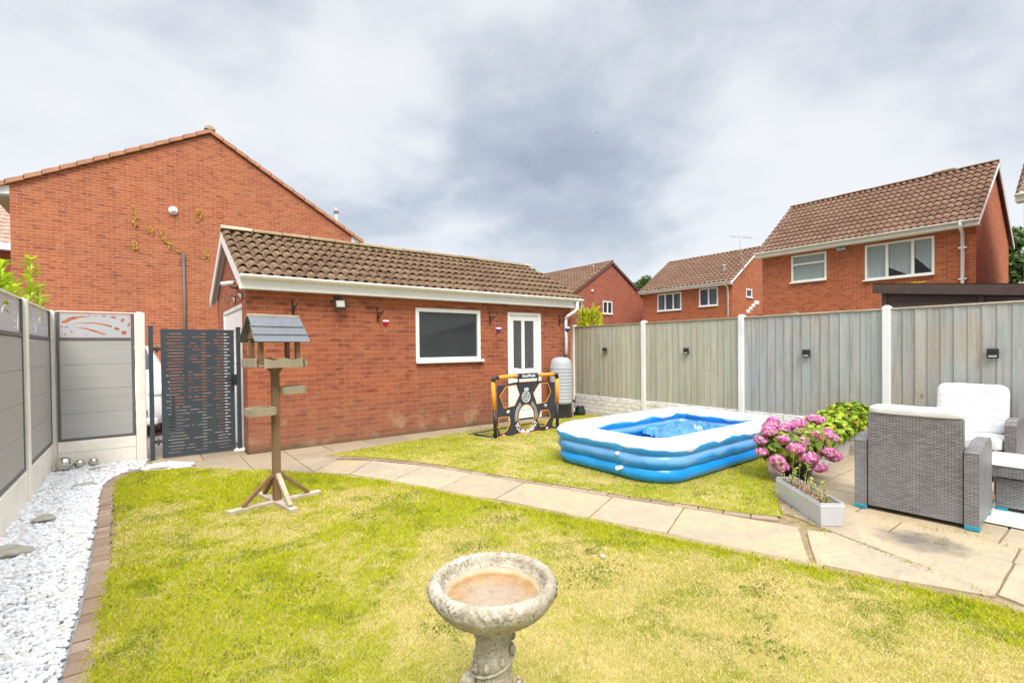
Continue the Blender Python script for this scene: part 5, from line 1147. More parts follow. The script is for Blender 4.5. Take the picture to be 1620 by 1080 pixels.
# shrub behind the left fence: shoots with paired pointed leaves
sb = thing('leafy_shrub', 'bright green shrub shoots rising behind the left fence', 'shrub', (-1.35, 8.2, 0))
SH = [((-1.20, 7.45), 2.42), ((-1.25, 7.6), 2.40), ((-1.22, 7.75), 2.30), ((-1.2, 8.0), 2.22), ((-1.35, 7.75), 2.40), ((-1.3, 7.3), 2.35), ((-1.25, 8.3), 2.3), ((-1.40, 7.60), 2.33), ((-1.30, 7.95), 2.24), ((-1.15, 8.75), 2.66), ((-1.10, 8.95), 2.30), ((-1.5, 7.1), 2.4), ((-1.16, 8.55), 2.10)]
mb = MB(); vs = []; cl3 = []; rs = np.random.RandomState(9)
for (x_, y_), h_ in SH:
    bx_, by_ = x_+rs.uniform(-.1, .1), y_+rs.uniform(-.15, .15); mb.tube([(bx_+1.35, by_-8.2, 0), (x_+1.35, y_-8.2, h_*.6), (x_+1.35, y_-8.2, h_)], [.012, .008, .004], 6)
    nl = 12
    for k in range(nl):
        z_ = h_-.50+.50*k/(nl-1); a0_ = k*1.57+rs.uniform(-.3, .3); L = .20*(1-.4*k/nl)
        for a in (a0_, a0_+PI, a0_+PI*.5):
            d_ = np.array([math.cos(a), math.sin(a), .45+.5*k/nl]); d_ /= np.linalg.norm(d_); sd_ = np.array([-math.sin(a), math.cos(a), 0]); p0 = np.array([x_, y_, z_]); L_ = L*rs.uniform(.8, 1.25)
            mid = p0+d_*L_*.5; vs += [p0, mid+sd_*L_*.20+[0, 0, .012], p0+d_*L_-[0, 0, .02], mid-sd_*L_*.20+[0, 0, .012]]; cl3.append(np.array([.56, .74, .03])*rs.uniform(.6, 1.3) if rs.rand() < .7 else np.array([.45, .52, .05]))
mb.build('stems', M['stem'], sb, True)
raw_mesh('leaves', np.array(vs)-np.array([-1.35, 8.2, 0]), np.arange(len(vs)).reshape(-1, 4), M['leaf'], cols=np.array(cl3), parent=sb)
# yellow plant tip over the shed
pt = thing('yellow_plant', 'small yellow flowering tip behind the brown shed roof', 'plant', (12.6, 2.75, 0))
vs = []; cl4 = []
for k in range(9):
    a = k*2*PI/9; p0 = np.array([0, 0, 2.70]); d_ = np.array([math.cos(a), math.sin(a), .35]); s_ = np.array([-math.sin(a), math.cos(a), 0])*.03; vs += [p0, p0+d_*.07+s_*.6, p0+d_*.15-[0, 0, .03], p0+d_*.07-s_*.6]; cl4.append([.75, .50, .03])
raw_mesh('petals', np.array(vs), np.arange(36).reshape(-1, 4), M['leaf'], cols=np.array(cl4), parent=pt); mb = MB(); mb.tube([(0, 0, 0), (0, 0, 2.7)], .012, 6); mb.build('stem', M['stem'], pt, True)

# ------------------------------------------------------------------ white car behind the gate
ca = thing('parked_car', 'white car parked behind the anthracite side gate', 'car', (-.45, 10.35, 0))
mb = MB(); secs = []
# y along length, (half width, z bottom, z belt, z top, half top width)
prof = [(0, .66, .30, .62, .66, .60), (.08, .78, .22, .72, .80, .70), (.35, .85, .20, .86, .95, .78), (1.0, .88, .20, .92, 1.02, .80), (1.25, .88, .20, .95, 1.08, .78), (1.95, .88, .20, .97, 1.55, .60), (2.3, .88, .20, .97, 1.60, .60), (3.3, .88, .20, .98, 1.56, .60), (3.95, .86, .22, .98, 1.15, .70), (4.15, .74, .32, .80, .95, .62)]
for y_, hw, zb_, zm, zt, ht in prof:
    half = [(hw*.9, zb_), (hw, zb_+.12), (hw*1.0, (zb_+zm)/2), (hw*.97, zm), (ht+(hw-ht)*.35, zm+(zt-zm)*.6), (ht*.9, zt-.01), (ht*.45, zt+.012)]
    secs.append([(a, y_, b) for a, b in half]+[(-a, y_, b) for a, b in half[::-1]])
n = len(secs[0]); vs = [p_ for s_ in secs for p_ in s_]
mb.add(vs, [(i*n+k, i*n+(k+1) % n, (i+1)*n+(k+1) % n, (i+1)*n+k) for i in range(len(secs)-1) for k in range(n)]+[tuple(range(n)), tuple(range((len(secs)-1)*n, len(secs)*n))], True); mb.build('body', M['carpaint'], ca, True)
mb = MB(); mb.add([(-.60, 1.30, 1.13), (.60, 1.30, 1.13), (.50, 1.88, 1.53), (-.50, 1.88, 1.53)], [(0, 1, 2, 3)]); mb.build('windscreen', M['glass_car'], ca, True)
for sx in (-1, 1):
    mb = MB(); mb.ball((sx*.60, .10, .74), .15, 14, 8, (1.1, .7, .55)); mb.build('headlight', M['whitelamp'], ca, True)
    for y_ in (.85, 3.35):
        mb = MB(); mb.M = Matrix.Translation((sx*.80, y_, .31)) @ Matrix.Rotation(PI/2, 4, 'Y'); mb.lathe([(.19, -.10), (.30, -.11), (.315, -.08), (.315, .08), (.30, .11), (.19, .10)], n=24); w_ = mb.build('wheel', M['tyre'], ca, True)
        mb = MB(); mb.M = Matrix.Translation((sx*.84, y_, .31)) @ Matrix.Rotation(PI/2, 4, 'Y'); mb.lathe([(.01, .05), (.06, .06), (.19, .04)], n=16, cap0=True); mb.build('rim', M['grey_plastic'], w_, True)
mb = MB(); mb.box(-.5, .5, -.015, .05, .33, .47, .02); mb.box(-.42, .42, -.0, .06, .56, .64, .01); mb.build('grille', M['black'], ca, True)
mb = MB(); mb.box(-.64, .64, -.045, .06, .20, .32, .03); mb.build('bumper', M['carpaint'], ca, True)

# ------------------------------------------------------------------ bird table
bt = thing('bird_table', 'wooden bird table with slate roof and cross foot on the lawn', 'bird table', (.985, 4.97, .0), math.radians(10))
mb = MB(); mb.box(-.031, .031, -.031, .031, .05, 1.30, .004); mb.build('post', M['timber'], bt, True)
mb = MB(); mb.box(-.42, .42, -.035, .035, .012, .05, .004); o = mb.build('foot', M['paletimber'], bt, True)
mb = MB(); mb.box(-.035, .035, -.38, .40, .0125, .0495, .004); o = mb.build('foot', M['paletimber'], bt, True)
for k, (dx, dy) in enumerate(((1, 0), (-1, 0), (0, 1), (0, -1))):
    mb = MB(); mb.obox((dx*.30, dy*.30, .055), (dx*.030, dy*.030, .30), .042, .032, bev=.003); mb.build('brace', M['paletimber' if k == 3 else 'timber'], bt, True)
mb = MB(); mb.box(-.20, .20, -.16, .16, 1.318, 1.335); tr = mb.build('feeding_tray', M['oldtimber'], bt, True)
def wavy(x0, x1, y, flip=1):
    mb = MB(); n = 24; top = []
    for i in range(n+1):
        t_ = i/n; x_ = x0+(x1-x0)*t_; z_ = 1.385+.010*math.cos(t_*4*PI)*(1 if .12 < t_ < .88 else .6); top.append((x_, z_))
    poly = [(x0, 1.305)]+top+[(x1, 1.305)]; poly = [(x0, 1.305), (x1, 1.305)]+top[::-1]; mb.prism(poly, 1, y, y+.018); return mb
wavy(-.16, .18, -.19).build('rim_board', M['oldtimber'], tr, True); wavy(-.16, .18, .172).build('rim_board', M['oldtimber'], tr, True)
for a in ((-.235, -.217, 1.39), (.217, .235, 1.375)): mb = MB(); mb.box(a[0], a[1], -.17, .17, 1.31, a[2], .003); mb.build('rim_board', M['oldtimber'], tr, True)
mb = MB(); mb.add([(-.07, -.07, 1.317), (.07, -.07, 1.317), (.07, .07, 1.317), (-.07, .07, 1.317), (-.033, -.033, 1.26), (.033, -.033, 1.26), (.033, .033, 1.26), (-.033, .033, 1.26)], [(0, 1, 2, 3), (7, 6, 5, 4), (0, 4, 5, 1), (1, 5, 6, 2), (2, 6, 7, 3), (3, 7, 4, 0)]); mb.build('tray_support', M['timber'], bt, True)
for sx in (-1, 1):
    for sy in (-1, 1): mb = MB(); mb.box(sx*.165-.02, sx*.165+.02, sy*.115-.02, sy*.115+.02, 1.336, 1.60, .003); mb.build('roof_post', M['timber'], bt, True)
mb = MB()
for X_ in (-.19, .17): mb.prism([(-.145, 1.575), (.145, 1.575), (0, 1.745)], 0, X_, X_+.018)
rfm = mb.build('gable', M['timber'], bt, True)
for sg in (-1, 1):
    for k in range(3):
        mb = MB(); s0, s1 = k/3.0-.01, (k+1)/3.0+.10; y0_, z0_ = sg*.012, 1.772; yE, zE = sg*.185, 1.545
        f_ = lambda t_: (y0_+(yE-y0_)*t_, z0_+(zE-z0_)*t_)
        a, b = f_(s0), f_(min(s1, 1.06)); lift = .006+.004*(3-k) if False else .008
        w_ = .235+.006*k; nx_, nz_ = sg*.79, .61; o0, o1 = .002, .014
        mb.add([(-w_, a[0]+nx_*o0, a[1]+nz_*o0), (w_, a[0]+nx_*o0, a[1]+nz_*o0), (w_, b[0]+nx_*o1, b[1]+nz_*o1), (-w_, b[0]+nx_*o1, b[1]+nz_*o1), (-w_, a[0]+nx_*(o0+.007), a[1]+nz_*(o0+.007)), (w_, a[0]+nx_*(o0+.007), a[1]+nz_*(o0+.007)), (w_, b[0]+nx_*(o1+.007), b[1]+nz_*(o1+.007)), (-w_, b[0]+nx_*(o1+.007), b[1]+nz_*(o1+.007))],
               [(0, 1, 2, 3), (7, 6, 5, 4), (0, 4, 5, 1), (2, 6, 7, 3), (1, 5, 6, 2), (0, 3, 7, 4)]); mb.build('slate', M['slate'], bt, True)
mb = MB(); mb.box(-.235, .235, -.02, .02, 1.775, 1.80, .004); mb.build('ridge_board', M['paletimber'], bt, True)
def sidetray(x0, x1, z, y0=-.09, y1=.05):
    mb = MB(); mb.box(x0, x1, y0, y1, z, z+.012)
    mb.box(x0, x1, y0-.014, y0-.001, z-.01, z+.065, .003); mb.box(x0, x1, y1+.001, y1+.014, z-.01, z+.065, .003); mb.box(x0-.014, x0-.001, y0-.014, y1+.014, z-.008, z+.063, .003); mb.box(x1+.001, x1+.014, y0-.014, y1+.014, z-.008, z+.063, .003)
    mb.build('side_tray', M['oldtimber'], bt, True)
sidetray(.045, .235, 1.055); sidetray(-.24, -.045, .875)

# ------------------------------------------------------------------ bird bath
bb = thing('bird_bath', 'weathered stone bird bath holding shallow water on the dry lawn', 'bird bath', (.884, 1.267, 0))
mb = MB(); mb.lathe([(.070, .585), (.095, .598), (.135, .615), (.170, .640), (.192, .668), (.200, .680), (.203, .690), (.2045, .698), (.206, .705), (.204, .713), (.201, .718), (.197, .723), (.192, .726), (.186, .728), (.180, .728), (.175, .726), (.171, .722), (.168, .717), (.167, .712), (.163, .700), (.158, .693), (.154, .690)], n=190, fn=lambda r, z, a: r*(1+(.030*max(-.35, math.cos(38*a+z*160))*(.6+.4*math.sin(5*a))+.007*math.sin(61*a+z*40)+.006*math.sin(17*a) if z > .685 and r > .165 else .004*math.sin(31*a)+.004*math.sin(11*a+z*60))))
mb.build('bowl', M['bath'], bb, True)
mb = MB(); mb.lathe([(.155, .691), (.152, .676), (.135, .663), (.10, .654), (.05, .650), (.001, .649)], n=64); mb.build('basin', M['basin'], bb, True)
mb = MB(); mb.lathe([(.001, .6705), (.08, .6705), (.150, .6705)], n=48); mb.build('water', M['bathwater'], bb, True)
mb = MB(); mb.lathe([(.13, .0), (.135, .05), (.11, .09), (.085, .13), (.078, .22), (.066, .33), (.060, .40), (.060, .46), (.066, .475), (.060, .49), (.056, .53), (.063, .545), (.058, .56), (.062, .575), (.075, .588)], n=48, cap0=True, fn=lambda r, z, a: r*(1+.03*math.sin(3*a+z*14)+.015*math.sin(9*a+z*30))); mb.build('pedestal', M['bath'], bb, True)
# carved squirrels climbing the pedestal
side = Vector((.79, -.61, 0)); tow = Vector((-.61, -.79, 0))
for sg, z0 in ((-1, .40), (1, .37)):
    mb = MB(); c = side*sg*.072+tow*.02
    mb.ball((c.x, c.y, z0-.05), .034, 14, 10, (1, 1, 1.7)); mb.ball((c.x*1.12, c.y*1.12, z0+.012), .022, 14, 10, (1.1, 1.1, .95)); h_ = c*1.3
    for e in (-1, 1): mb.ball((c.x*1.10+tow.x*.011*e, c.y*1.10+tow.y*.011*e, z0+.033), .007, 8, 6, (1, 1, 1.6))
    mb.ball((c.x*1.36, c.y*1.36, z0+.006), .011, 8, 6); mb.tube([tuple(c*1.3+Vector((0, 0, z0-.02))), tuple(c*.95+tow*.03+Vector((0, 0, z0-.03)))], .008, 6)
    mb.tube([tuple(c*.9-tow*.02+Vector((0, 0, z0-.12))), tuple(c*.6+tow*.05+Vector((0, 0, z0-.10))), tuple(c*.5+tow*.065+Vector((0, 0, z0-.03))), tuple(c*.4+tow*.06+Vector((0, 0, z0+.03)))], [.01, .018, .02, .006], 8)
    mb.build('carved_squirrel', M['bath'], bb, True)
mb = MB()
for k in range(9):
    a = k*.75; mb.ball((.066*math.cos(a), .066*math.sin(a), .38+.018*k), .011, 8, 6, (1, 1, 1.5))
mb.tube([(.066*math.cos(a), .066*math.sin(a), .36+.022*a) for a in [i*.35 for i in range(22)]], .005, 6); mb.build('carved_vine', M['bath'], bb, True)

# ------------------------------------------------------------------ pool
pl_ = thing('paddling_pool', 'large blue and white inflatable paddling pool on the rear lawn', 'paddling pool', (5.6, 3.8, .02))
PX, PYc, A_, B_, CR = 5.60, 3.80, 1.48, .93, .42
def rrect(a, b, cr, n=10):
    pts = []
    for sx, sy, a0_ in ((1, 1, 0), (-1, 1, 90), (-1, -1, 180), (1, -1, 270)):
        for k in range(n+1): t_ = math.radians(a0_+90*k/n); pts.append((sx*(a-cr)+cr*math.cos(t_), sy*(b-cr)+cr*math.sin(t_)))
    out = []
    for i in range(len(pts)):
        p_, q = pts[i], pts[(i+1) % len(pts)]; L = math.hypot(q[0]-p_[0], q[1]-p_[1]); m_ = max(1, int(L/.09))
        for k in range(m_): out.append((p_[0]+(q[0]-p_[0])*k/m_, p_[1]+(q[1]-p_[1])*k/m_))
    return out
def ring(name, zc, rad, squash, inset, m, wob, n=18, seed=0, sag=None):
    path = rrect(A_-rad-inset, B_-rad-inset, max(.12, CR-rad)); N_ = len(path); rnd = random.Random(seed); ph = [rnd.uniform(0, 6) for _ in range(4)]; mb = MB(); vs = []
    for i, (x_, y_) in enumerate(path):
        p_, q = path[i-1], path[(i+1) % N_]; L = math.hypot(q[0]-p_[0], q[1]-p_[1]) or 1; nx, ny = (q[1]-p_[1])/L, -(q[0]-p_[0])/L
        t_ = 2*PI*i/N_; w = 1+wob*(math.sin(5*t_+ph[0])*.5+math.sin(13*t_+ph[1])*.3+math.sin(29*t_+ph[2])*.25)
        dz = sag(x_, y_) if sag else 0
        for k in range(n):
            a = 2*PI*k/n; r_ = rad*w*(1+.02*math.sin(23*t_+3*a+ph[3]))
            vs.append((x_+nx*math.cos(a)*r_, y_+ny*math.cos(a)*r_, zc+dz+math.sin(a)*r_*squash))
    mb.add(vs, [(i*n+k, i*n+(k+1) % n, ((i+1) % N_)*n+(k+1) % n, ((i+1) % N_)*n+k) for i in range(N_) for k in range(n)], True); return mb.build(name, m, pl_, True)
ring('lower_ring', .088, .140, .78, .03, M['pool_low'], .03, seed=1)
ring('middle_ring', .228, .140, .80, .015, M['pool_mid'], .03, seed=2)
ring('top_ring', .368, .152, .66, .0, M['pool_top'], .03, seed=3)
mb = MB(); pp = rrect(A_-.17, B_-.17, .3); mb.add([(a, b, .03) for a, b in pp], [tuple(range(len(pp)))]); mb.build('floor', M['pool_floor'], pl_, True)
mb = MB(); pp = rrect(A_-.19, B_-.19, .3)
gridn = 40; mb.add([(a, b, .165) for a, b in pp], [tuple(range(len(pp)))]); mb.build('water', M['water'], pl_, True)
for (a, b, z_) in ((-A_+.15, -.30, .27), (-A_+.10, -.34, .12), (.55, -B_+.02, .2)):
    mb = MB(); mb.M = Matrix.Translation((a, b, z_)) @ Matrix.Rotation(-PI/2 if a < 0 else 0, 4, 'Z'); mb.tube([(0, 0, 0), (0, -.035, .0) if a > 0 else (0, -.14, 0)], .022, 10); mb.ball((0, -.03 if a > 0 else -.14, 0), .024, 10, 6); mb.build('valve', M['glass_clear'] if False else M['whiteink'], pl_, True)
# crumpled plastic sheet in the pool
cv = None
rs = np.random.RandomState(3); nx_, ny_ = 56, 34; mb = MB(); vs = []
for i in range(nx_+1):
    for j in range(ny_+1):
        u, v = i/nx_, j/ny_; x_ = -.55+1.1*u; y_ = -.35+.7*v
        z_ = .10*math.sin(PI*u)**.6*math.sin(PI*v)**.6*(1+.5*math.sin(7*u+4*v)+.45*math.sin(11*v-6*u+1)+.3*math.sin(23*u+15*v))+.02*abs(math.sin(31*u-12*v))+.015*abs(math.sin(24*v+19*u))
        vs.append((x_+.03*math.sin(9*v), y_+.03*math.sin(8*u), z_))
mb.add(vs, [(i*(ny_+1)+j, (i+1)*(ny_+1)+j, (i+1)*(ny_+1)+j+1, i*(ny_+1)+j+1) for i in range(nx_) for j in range(ny_)], True)
o = mb.build('plastic_sheet', M['cover']); o.location = (6.15, 4.0, .20); o.rotation_euler = (0, 0, -.55); tag(o, 'crumpled blue plastic sheet floating in the paddling pool', 'plastic sheet')

# ------------------------------------------------------------------ football target goal
go = thing('target_goal', 'small orange and black football target goal with round holes', 'goal', (4.42, 6.3, .0))
x0g, x1g, Yg = 4.46, 5.83, 6.30; tilt = -.0
rodr = .032
for pq in ([(x0g+.06, Yg, .99), (x0g+.47, Yg, .995)], [(x1g-.45, Yg, .995), (x1g-.06, Yg, .99)], [(x0g-.02, Yg, .93), (x0g, Yg, .47)], [(x1g, Yg, .93), (x1g, Yg, .48)]):
    mb = MB(); mb.tube(pq, rodr, 12); mb.build('orange_sleeve', M['orange'], go)
mb = MB(); mb.tube([(x0g, Yg, .47), (x0g+.02, Yg, .02)], rodr*.9, 12); mb.tube([(x1g, Yg, .48), (x1g, Yg, .02)], rodr*.9, 12)
mb.tube([(x0g-.02, Yg, .92), (x0g, Yg, .98), (x0g+.08, Yg, .99)], rodr*1.15, 10); mb.tube([(x1g, Yg, .92), (x1g-.01, Yg, .98), (x1g-.08, Yg, .99)], rodr*1.15, 10)
for x_ in (x0g+.48, x1g-.47): mb.tube([(x_, Yg, 1.03), (x_, Yg-.035, .99), (x_, Yg-.02, .90), (x_, Yg, .86)], .014, 6)
mb.tube([(x0g+.02, Yg, .02), (x0g-.10, Yg+.42, .02)], rodr*.8, 10); mb.tube([(x1g, Yg, .02), (x1g+.10, Yg+.75, .02)], rodr*.8, 10); mb.tube([(x0g-.14, Yg+.55, .02), (x1g+.10, Yg+.75, .02)], .018, 8)
mb.tube([(x0g-.01, Yg+.02, .0+.05), (x0g+.01, Yg-.05, .25), (x0g+.03, Yg, .42)], .012, 6)
mb.build('frame', M['black'], go)
mb = MB(); mb.box(x0g+.49, x1g-.48, Yg-.040, Yg+.036, .945, 1.035, .01); pn = mb.build('banner', M['sheet'], go)
fr_ = lambda x_, z_, y_=0: Matrix.Translation((x_, y_, z_)) @ Matrix.Rotation(PI/2, 4, 'X')
join_meshes('lettering', [text_mesh('t', 'KoolMode', .066, M['whiteink'], None, fr_((x0g+x1g)/2+.0, .992, Yg-.0425), .0015, .25, .0015)], M['whiteink'], go)
W_, H_ = x1g-x0g-.11, .84; ox, oz = x0g+.055, .02
def hexa(pts): return [(a*W_, b*H_) for a, b in pts]
def ell(cx_, cy_, rx_, ry_, n=30): return [(cx_*W_+rx_*math.cos(2*PI*k/n), cy_*H_+ry_*math.sin(2*PI*k/n)) for k in range(n)]
HL = [hexa([(.04, .79), (.14, .97), (.31, .985), (.36, .79), (.275, .58), (.10, .55)]), hexa([(.60, .79), (.71, .985), (.86, .985), (.92, .80), (.83, .59), (.66, .57)]),
      ell(.475, .335, .168, .205), hexa([(.02, .38), (.19, .38), (.205, .25), (.14, .10), (.045, .06), (.01, .20)]), hexa([(.73, .42), (.87, .42), (.905, .28), (.80, .10), (.72, .10), (.675, .24)])]
outer = [(0, 0)]+[(W_*t_, .012*math.sin(t_*22)) for t_ in [k/20 for k in range(1, 20)]]+[(W_*.98, 0), (W_*.94, .10*H_), (W_*.985, .30*H_), (W_, .45*H_), (W_, H_*.99), (W_*.70, H_*1.04), (W_*.62, H_*1.035), (W_*.36, H_*1.035), (W_*.30, H_*1.04), (0, H_*.99)]
plate('target_sheet', outer, HL, .004, M['sheet'], go, frame_xz(ox, Yg-.005, oz))
mb = MB()
for h_ in HL:
    pts = [(ox+a, Yg-.010, oz+b) for a, b in h_]; mb.tube(pts+[pts[0]], .0055, 6, False)
mb.tube([(ox, Yg-.01, oz+.0), *[(ox+W_*t_, Yg-.01, oz+.012*math.sin(t_*22)) for t_ in [k/20 for k in range(1, 20)]]], .008, 6)
mb.tube([(ox+W_*.36, Yg-.01, oz+H_*1.04), (ox+W_*.62, Yg-.01, oz+H_*1.04)], .006, 6); mb.build('piping', M['orange'], go)
ms = []
tx = 'TOURNAMENT'
for i, ch in enumerate(tx):
    a = math.radians(207+i*(333-207)/(len(tx)-1)); cx_, cz_ = ox+.475*W_, oz+.335*H_; r1, r2 = .232, .255
    px_, pz_ = cx_+r1*math.cos(a), cz_+r2*math.sin(a)
    ms.append(text_mesh('t', ch, .098, None, None, Matrix.Translation((px_, Yg-.0085, pz_)) @ Matrix.Rotation(PI/2, 4, 'X') @ Matrix.Rotation(a+PI/2, 4, 'Z'), .001, 0, .003))
for s_, u, v, z_ in (('100', .475, .885, .070), ('80', .17, .475, .062), ('90', .815, .52, .060), ('60', .09, .02, .055), ('50', .84, .045, .050)): ms.append(text_mesh('t', s_, z_, None, None, fr_(ox+u*W_, oz+v*H_, Yg-.0085), .001, .1, .0025))
for rx_ in (.086, .064, .040, .022):
    mb = MB(); cx_, cz_ = ox+.475*W_, oz+.735*H_; mb.tube([(cx_+rx_*math.cos(k*PI/18), Yg-.0085, cz_+rx_*1.05*math.sin(k*PI/18)) for k in range(37)], .004 if rx_ < .08 else .0065, 5, False)
    tmp = mb.build('t', M['whiteink']); ms.append(tmp.data); bpy.data.objects.remove(tmp)
mb = MB(); cx_, cz_ = ox+.475*W_, oz+.735*H_
for k in range(4):
    a = PI/4+k*PI/2; mb.obox((cx_+.022*math.cos(a), Yg-.0085, cz_+.022*math.sin(a)), (cx_+.095*math.cos(a), Yg-.0085, cz_+.10*math.sin(a)), .010, .002)
for q in (.30, .272, .25):
    for s_ in (-1, 1): mb.tube([(ox+.475*W_+s_*q*.80*math.sin(t_), Yg-.0085, oz+.335*H_+q*.98*math.cos(t_)) for t_ in [math.radians(32+k*6) for k in range(13)]], .0032, 5)
tmp = mb.build('t', M['whiteink']); ms.append(tmp.data); bpy.data.objects.remove(tmp)
join_meshes('target_print', ms, M['whiteink'], go)
# net
mb = MB(); nn = 15
def NP(u, v): return (x0g-.03-.10*v+(x1g-x0g+.04+.22*v)*u, Yg+.03+.70*v**1.0+.0, max(.03, .95*(1-v)**1.15+.02-.06*math.sin(PI*v)))
for k in range(nn+1):
    u = k/nn; mb.tube([NP(u, j/10) for j in range(11)], .0012, 4, False); mb.tube([NP(j/12, min(1, k/nn*1.0)) for j in range(13)], .0012, 4, False)
for s_ in (0, 1):
    for k in range(1, 10):
        v = k/10; p_ = NP(s_, v); mb.tube([p_, (p_[0], p_[1], .02)], .0012, 4, False); mb.tube([(x0g if s_ == 0 else x1g, Yg, .95*v), NP(s_, 1-v)], .0012, 4, False)
mb.build('net', M['blackmetal'], go)

# ------------------------------------------------------------------ water butt, kettle
wb = thing('water_butt', 'ribbed grey water butt on black stand in the garage corner', 'water butt', (6.90, 7.33, 0)); wb.scale = (.84, .84, 1)
prof = [(.25, .30), (.262, .31)]; z_ = .32
while z_ < 1.05: prof += [(.268, z_), (.278, z_+.02), (.278, z_+.05), (.268, z_+.066)]; z_ += .068
prof += [(.265, 1.10), (.25, 1.16), (.215, 1.22), (.16, 1.25), (.05, 1.262), (.002, 1.262)]
mb = MB(); mb.lathe(prof, n=40, cap0=True); mb.build('barrel', M['grey_plastic'], wb, True)
mb = MB(); mb.lathe([(.27, 0), (.262, .05), (.245, .28), (.262, .298)], n=24, cap0=True, cap1=True); mb.build('stand', M['black'], wb, True)
mb = MB(); mb.tube([(.12, -.23, .36), (.15, -.30, .36)], .014, 8); mb.box(.13, .17, -.31, -.29, .33, .39, .004); mb.build('tap', M['black'], wb, True)
kt = thing('garden_lantern', 'small dark green pot with wire handle beside the water butt', 'pot', (7.42, 7.30, .0))
mb = MB(); mb.lathe([(.085, 0), (.115, .03), (.12, .08), (.105, .14), (.085, .18), (.09, .20), (.075, .21)], n=20, cap0=True, cap1=True); mb.build('body', plain('dark_green_glaze', (.02, .035, .03), .25, .2), kt, True)
mb = MB(); mb.tube([(-.10, 0, .12), (-.16, 0, .20), (-.15, 0, .36), (-.11, .02, .42)], .012, 6); mb.tube([(-.10, 0, .05), (-.18, -.02, .10), (-.20, -.02, .04)], .018, 6); mb.build('handle', M['black'], kt, True)

# ------------------------------------------------------------------ planters
def trough(name, label, loc, rz, L, W, H, m, group=None, taper=.82, soil=True):
    t_ = thing(name, label, 'planter', loc, rz, group); mb = MB(); l, w = L/2, W/2; n = 3
    o_ = [(-l, -w), (l, -w), (l, w), (-l, w)]
    def R(s_, z_, inset=0): return [((a-math.copysign(inset, a))*(.94 if s_ < 1 else 1), (b-math.copysign(inset, b))*s_, z_) for a, b in o_]
    vs = R(taper, 0)+R(1, H-.02)+R(1, H-.02, -.012)+R(1, H, -.012)+R(1, H, .006)+R(taper, .02, .006)
    mb.add(vs, [(3, 2, 1, 0)]+[(k*4+i, k*4+(i+1) % 4, k*4+4+(i+1) % 4, k*4+4+i) for k in range(5) for i in range(4)]+[(20, 21, 22, 23)])
    o = mb.build('box', m, t_, True)
    bv = o.modifiers.new('bevel', 'BEVEL'); bv.width = .006; bv.segments = 2
    if soil:
        mb = MB(); vs = []; nx_, ny_ = 14, 5; rnd = random.Random(2)
        for i in range(nx_+1):
            for j in range(ny_+1): vs.append((-l+.012+(L-.024)*i/nx_, (-w+.014+(W-.028)*j/ny_)*.97, H-.045+rnd.uniform(-.012, .014)))
        mb.add(vs, [(i*(ny_+1)+j, (i+1)*(ny_+1)+j, (i+1)*(ny_+1)+j+1, i*(ny_+1)+j+1) for i in range(nx_) for j in range(ny_)], True); mb.build('soil', M['soil'], t_, True)
    return t_
pA = math.radians(47)
p1 = trough('trough_planter', 'pale grey plastic trough with dry stalks and small green sprigs', (4.60, 1.77, .012), pA, .80, .19, .19, M['planter'])
rnd = random.Random(6); mb = MB()
for k in range(60):
    x_, y_ = rnd.uniform(-.33, .36), rnd.uniform(-.06, .06); h_ = rnd.uniform(.03, .12); mb.tube([(x_, y_, .14), (x_+rnd.uniform(-.03, .03), y_+rnd.uniform(-.03, .03), .14+h_)], rnd.uniform(.002, .004), 5)
for k in range(70): x_, y_ = rnd.uniform(-.36, .37), rnd.uniform(-.07, .07); mb.ball((x_, y_, .152), rnd.uniform(.006, .013), 6, 4)
mb.build('dead_stalks', M['stalk'], p1, True)
vs = []; cl5 = []; mb = MB(); rs = np.random.RandomState(8)
for (x_, y_, h_) in ((-.30, .03, .20), (-.20, -.04, .16), (.05, .05, .30), (.12, -.03, .24), (.22, .03, .34), (.30, .05, .26), (-.36, .0, .12), (.18, .06, .20), (0, -.05, .12), (.33, -.02, .16)):
    tx_, ty_ = x_+rs.uniform(-.06, .06), y_+rs.uniform(-.06, .06); mb.tube([(x_, y_, .14), (tx_, ty_, .14+h_)], .002, 4)
    for k in range(16):
        f_ = .25+.75*k/15; p0 = np.array([x_+(tx_-x_)*f_, y_+(ty_-y_)*f_, .14+h_*f_]); a = rs.uniform(0, 2*PI); d_ = np.array([math.cos(a), math.sin(a), .35]); s_ = np.array([-math.sin(a), math.cos(a), 0]); L = rs.uniform(.022, .042)
        vs += [p0, p0+d_*L*.5+s_*L*.38, p0+d_*L, p0+d_*L*.5-s_*L*.38]; cl5.append(np.array([.42, .46, .08])*rs.uniform(.7, 1.2) if rs.rand() < .6 else np.array([.24, .36, .04]))
mb.build('stems', M['stem'], p1, True); raw_mesh('leaves', np.array(vs), np.arange(len(vs)).reshape(-1, 4), M['leaf'], cols=np.array(cl5), parent=p1)
GPn = 'pale troughs behind the hydrangea'
p2 = trough('trough_planter', 'pale weathered trough directly behind the hydrangea pot', (6.18, 2.33, .012), math.radians(4), .62, .22, .23, M['trough'], GPn)
p3 = trough('trough_planter', 'pale weathered trough of strawberry leaves nearest the fence', (6.95, 2.40, .012), math.radians(3), .80, .24, .25, M['trough'], GPn)
SL = ((.27, .42, .02), (.36, .50, .03), (.46, .55, .04), (.17, .28, .02), (.30, .40, .03), (.44, .32, .05))
leaf_cloud('foliage', [(7.0, 2.40, .42, .46, .26, .20), (7.42, 2.34, .50, .34, .28, .20), (6.7, 2.36, .40, .28, .24, .16), (7.5, 2.28, .58, .28, .2, .1)], 2900, .085, SL, p3, .8, .9, seed=5)
leaf_cloud('foliage', [(6.25, 2.36, .36, .36, .25, .14)], 800, .075, SL, p2, .8, .9, seed=6)
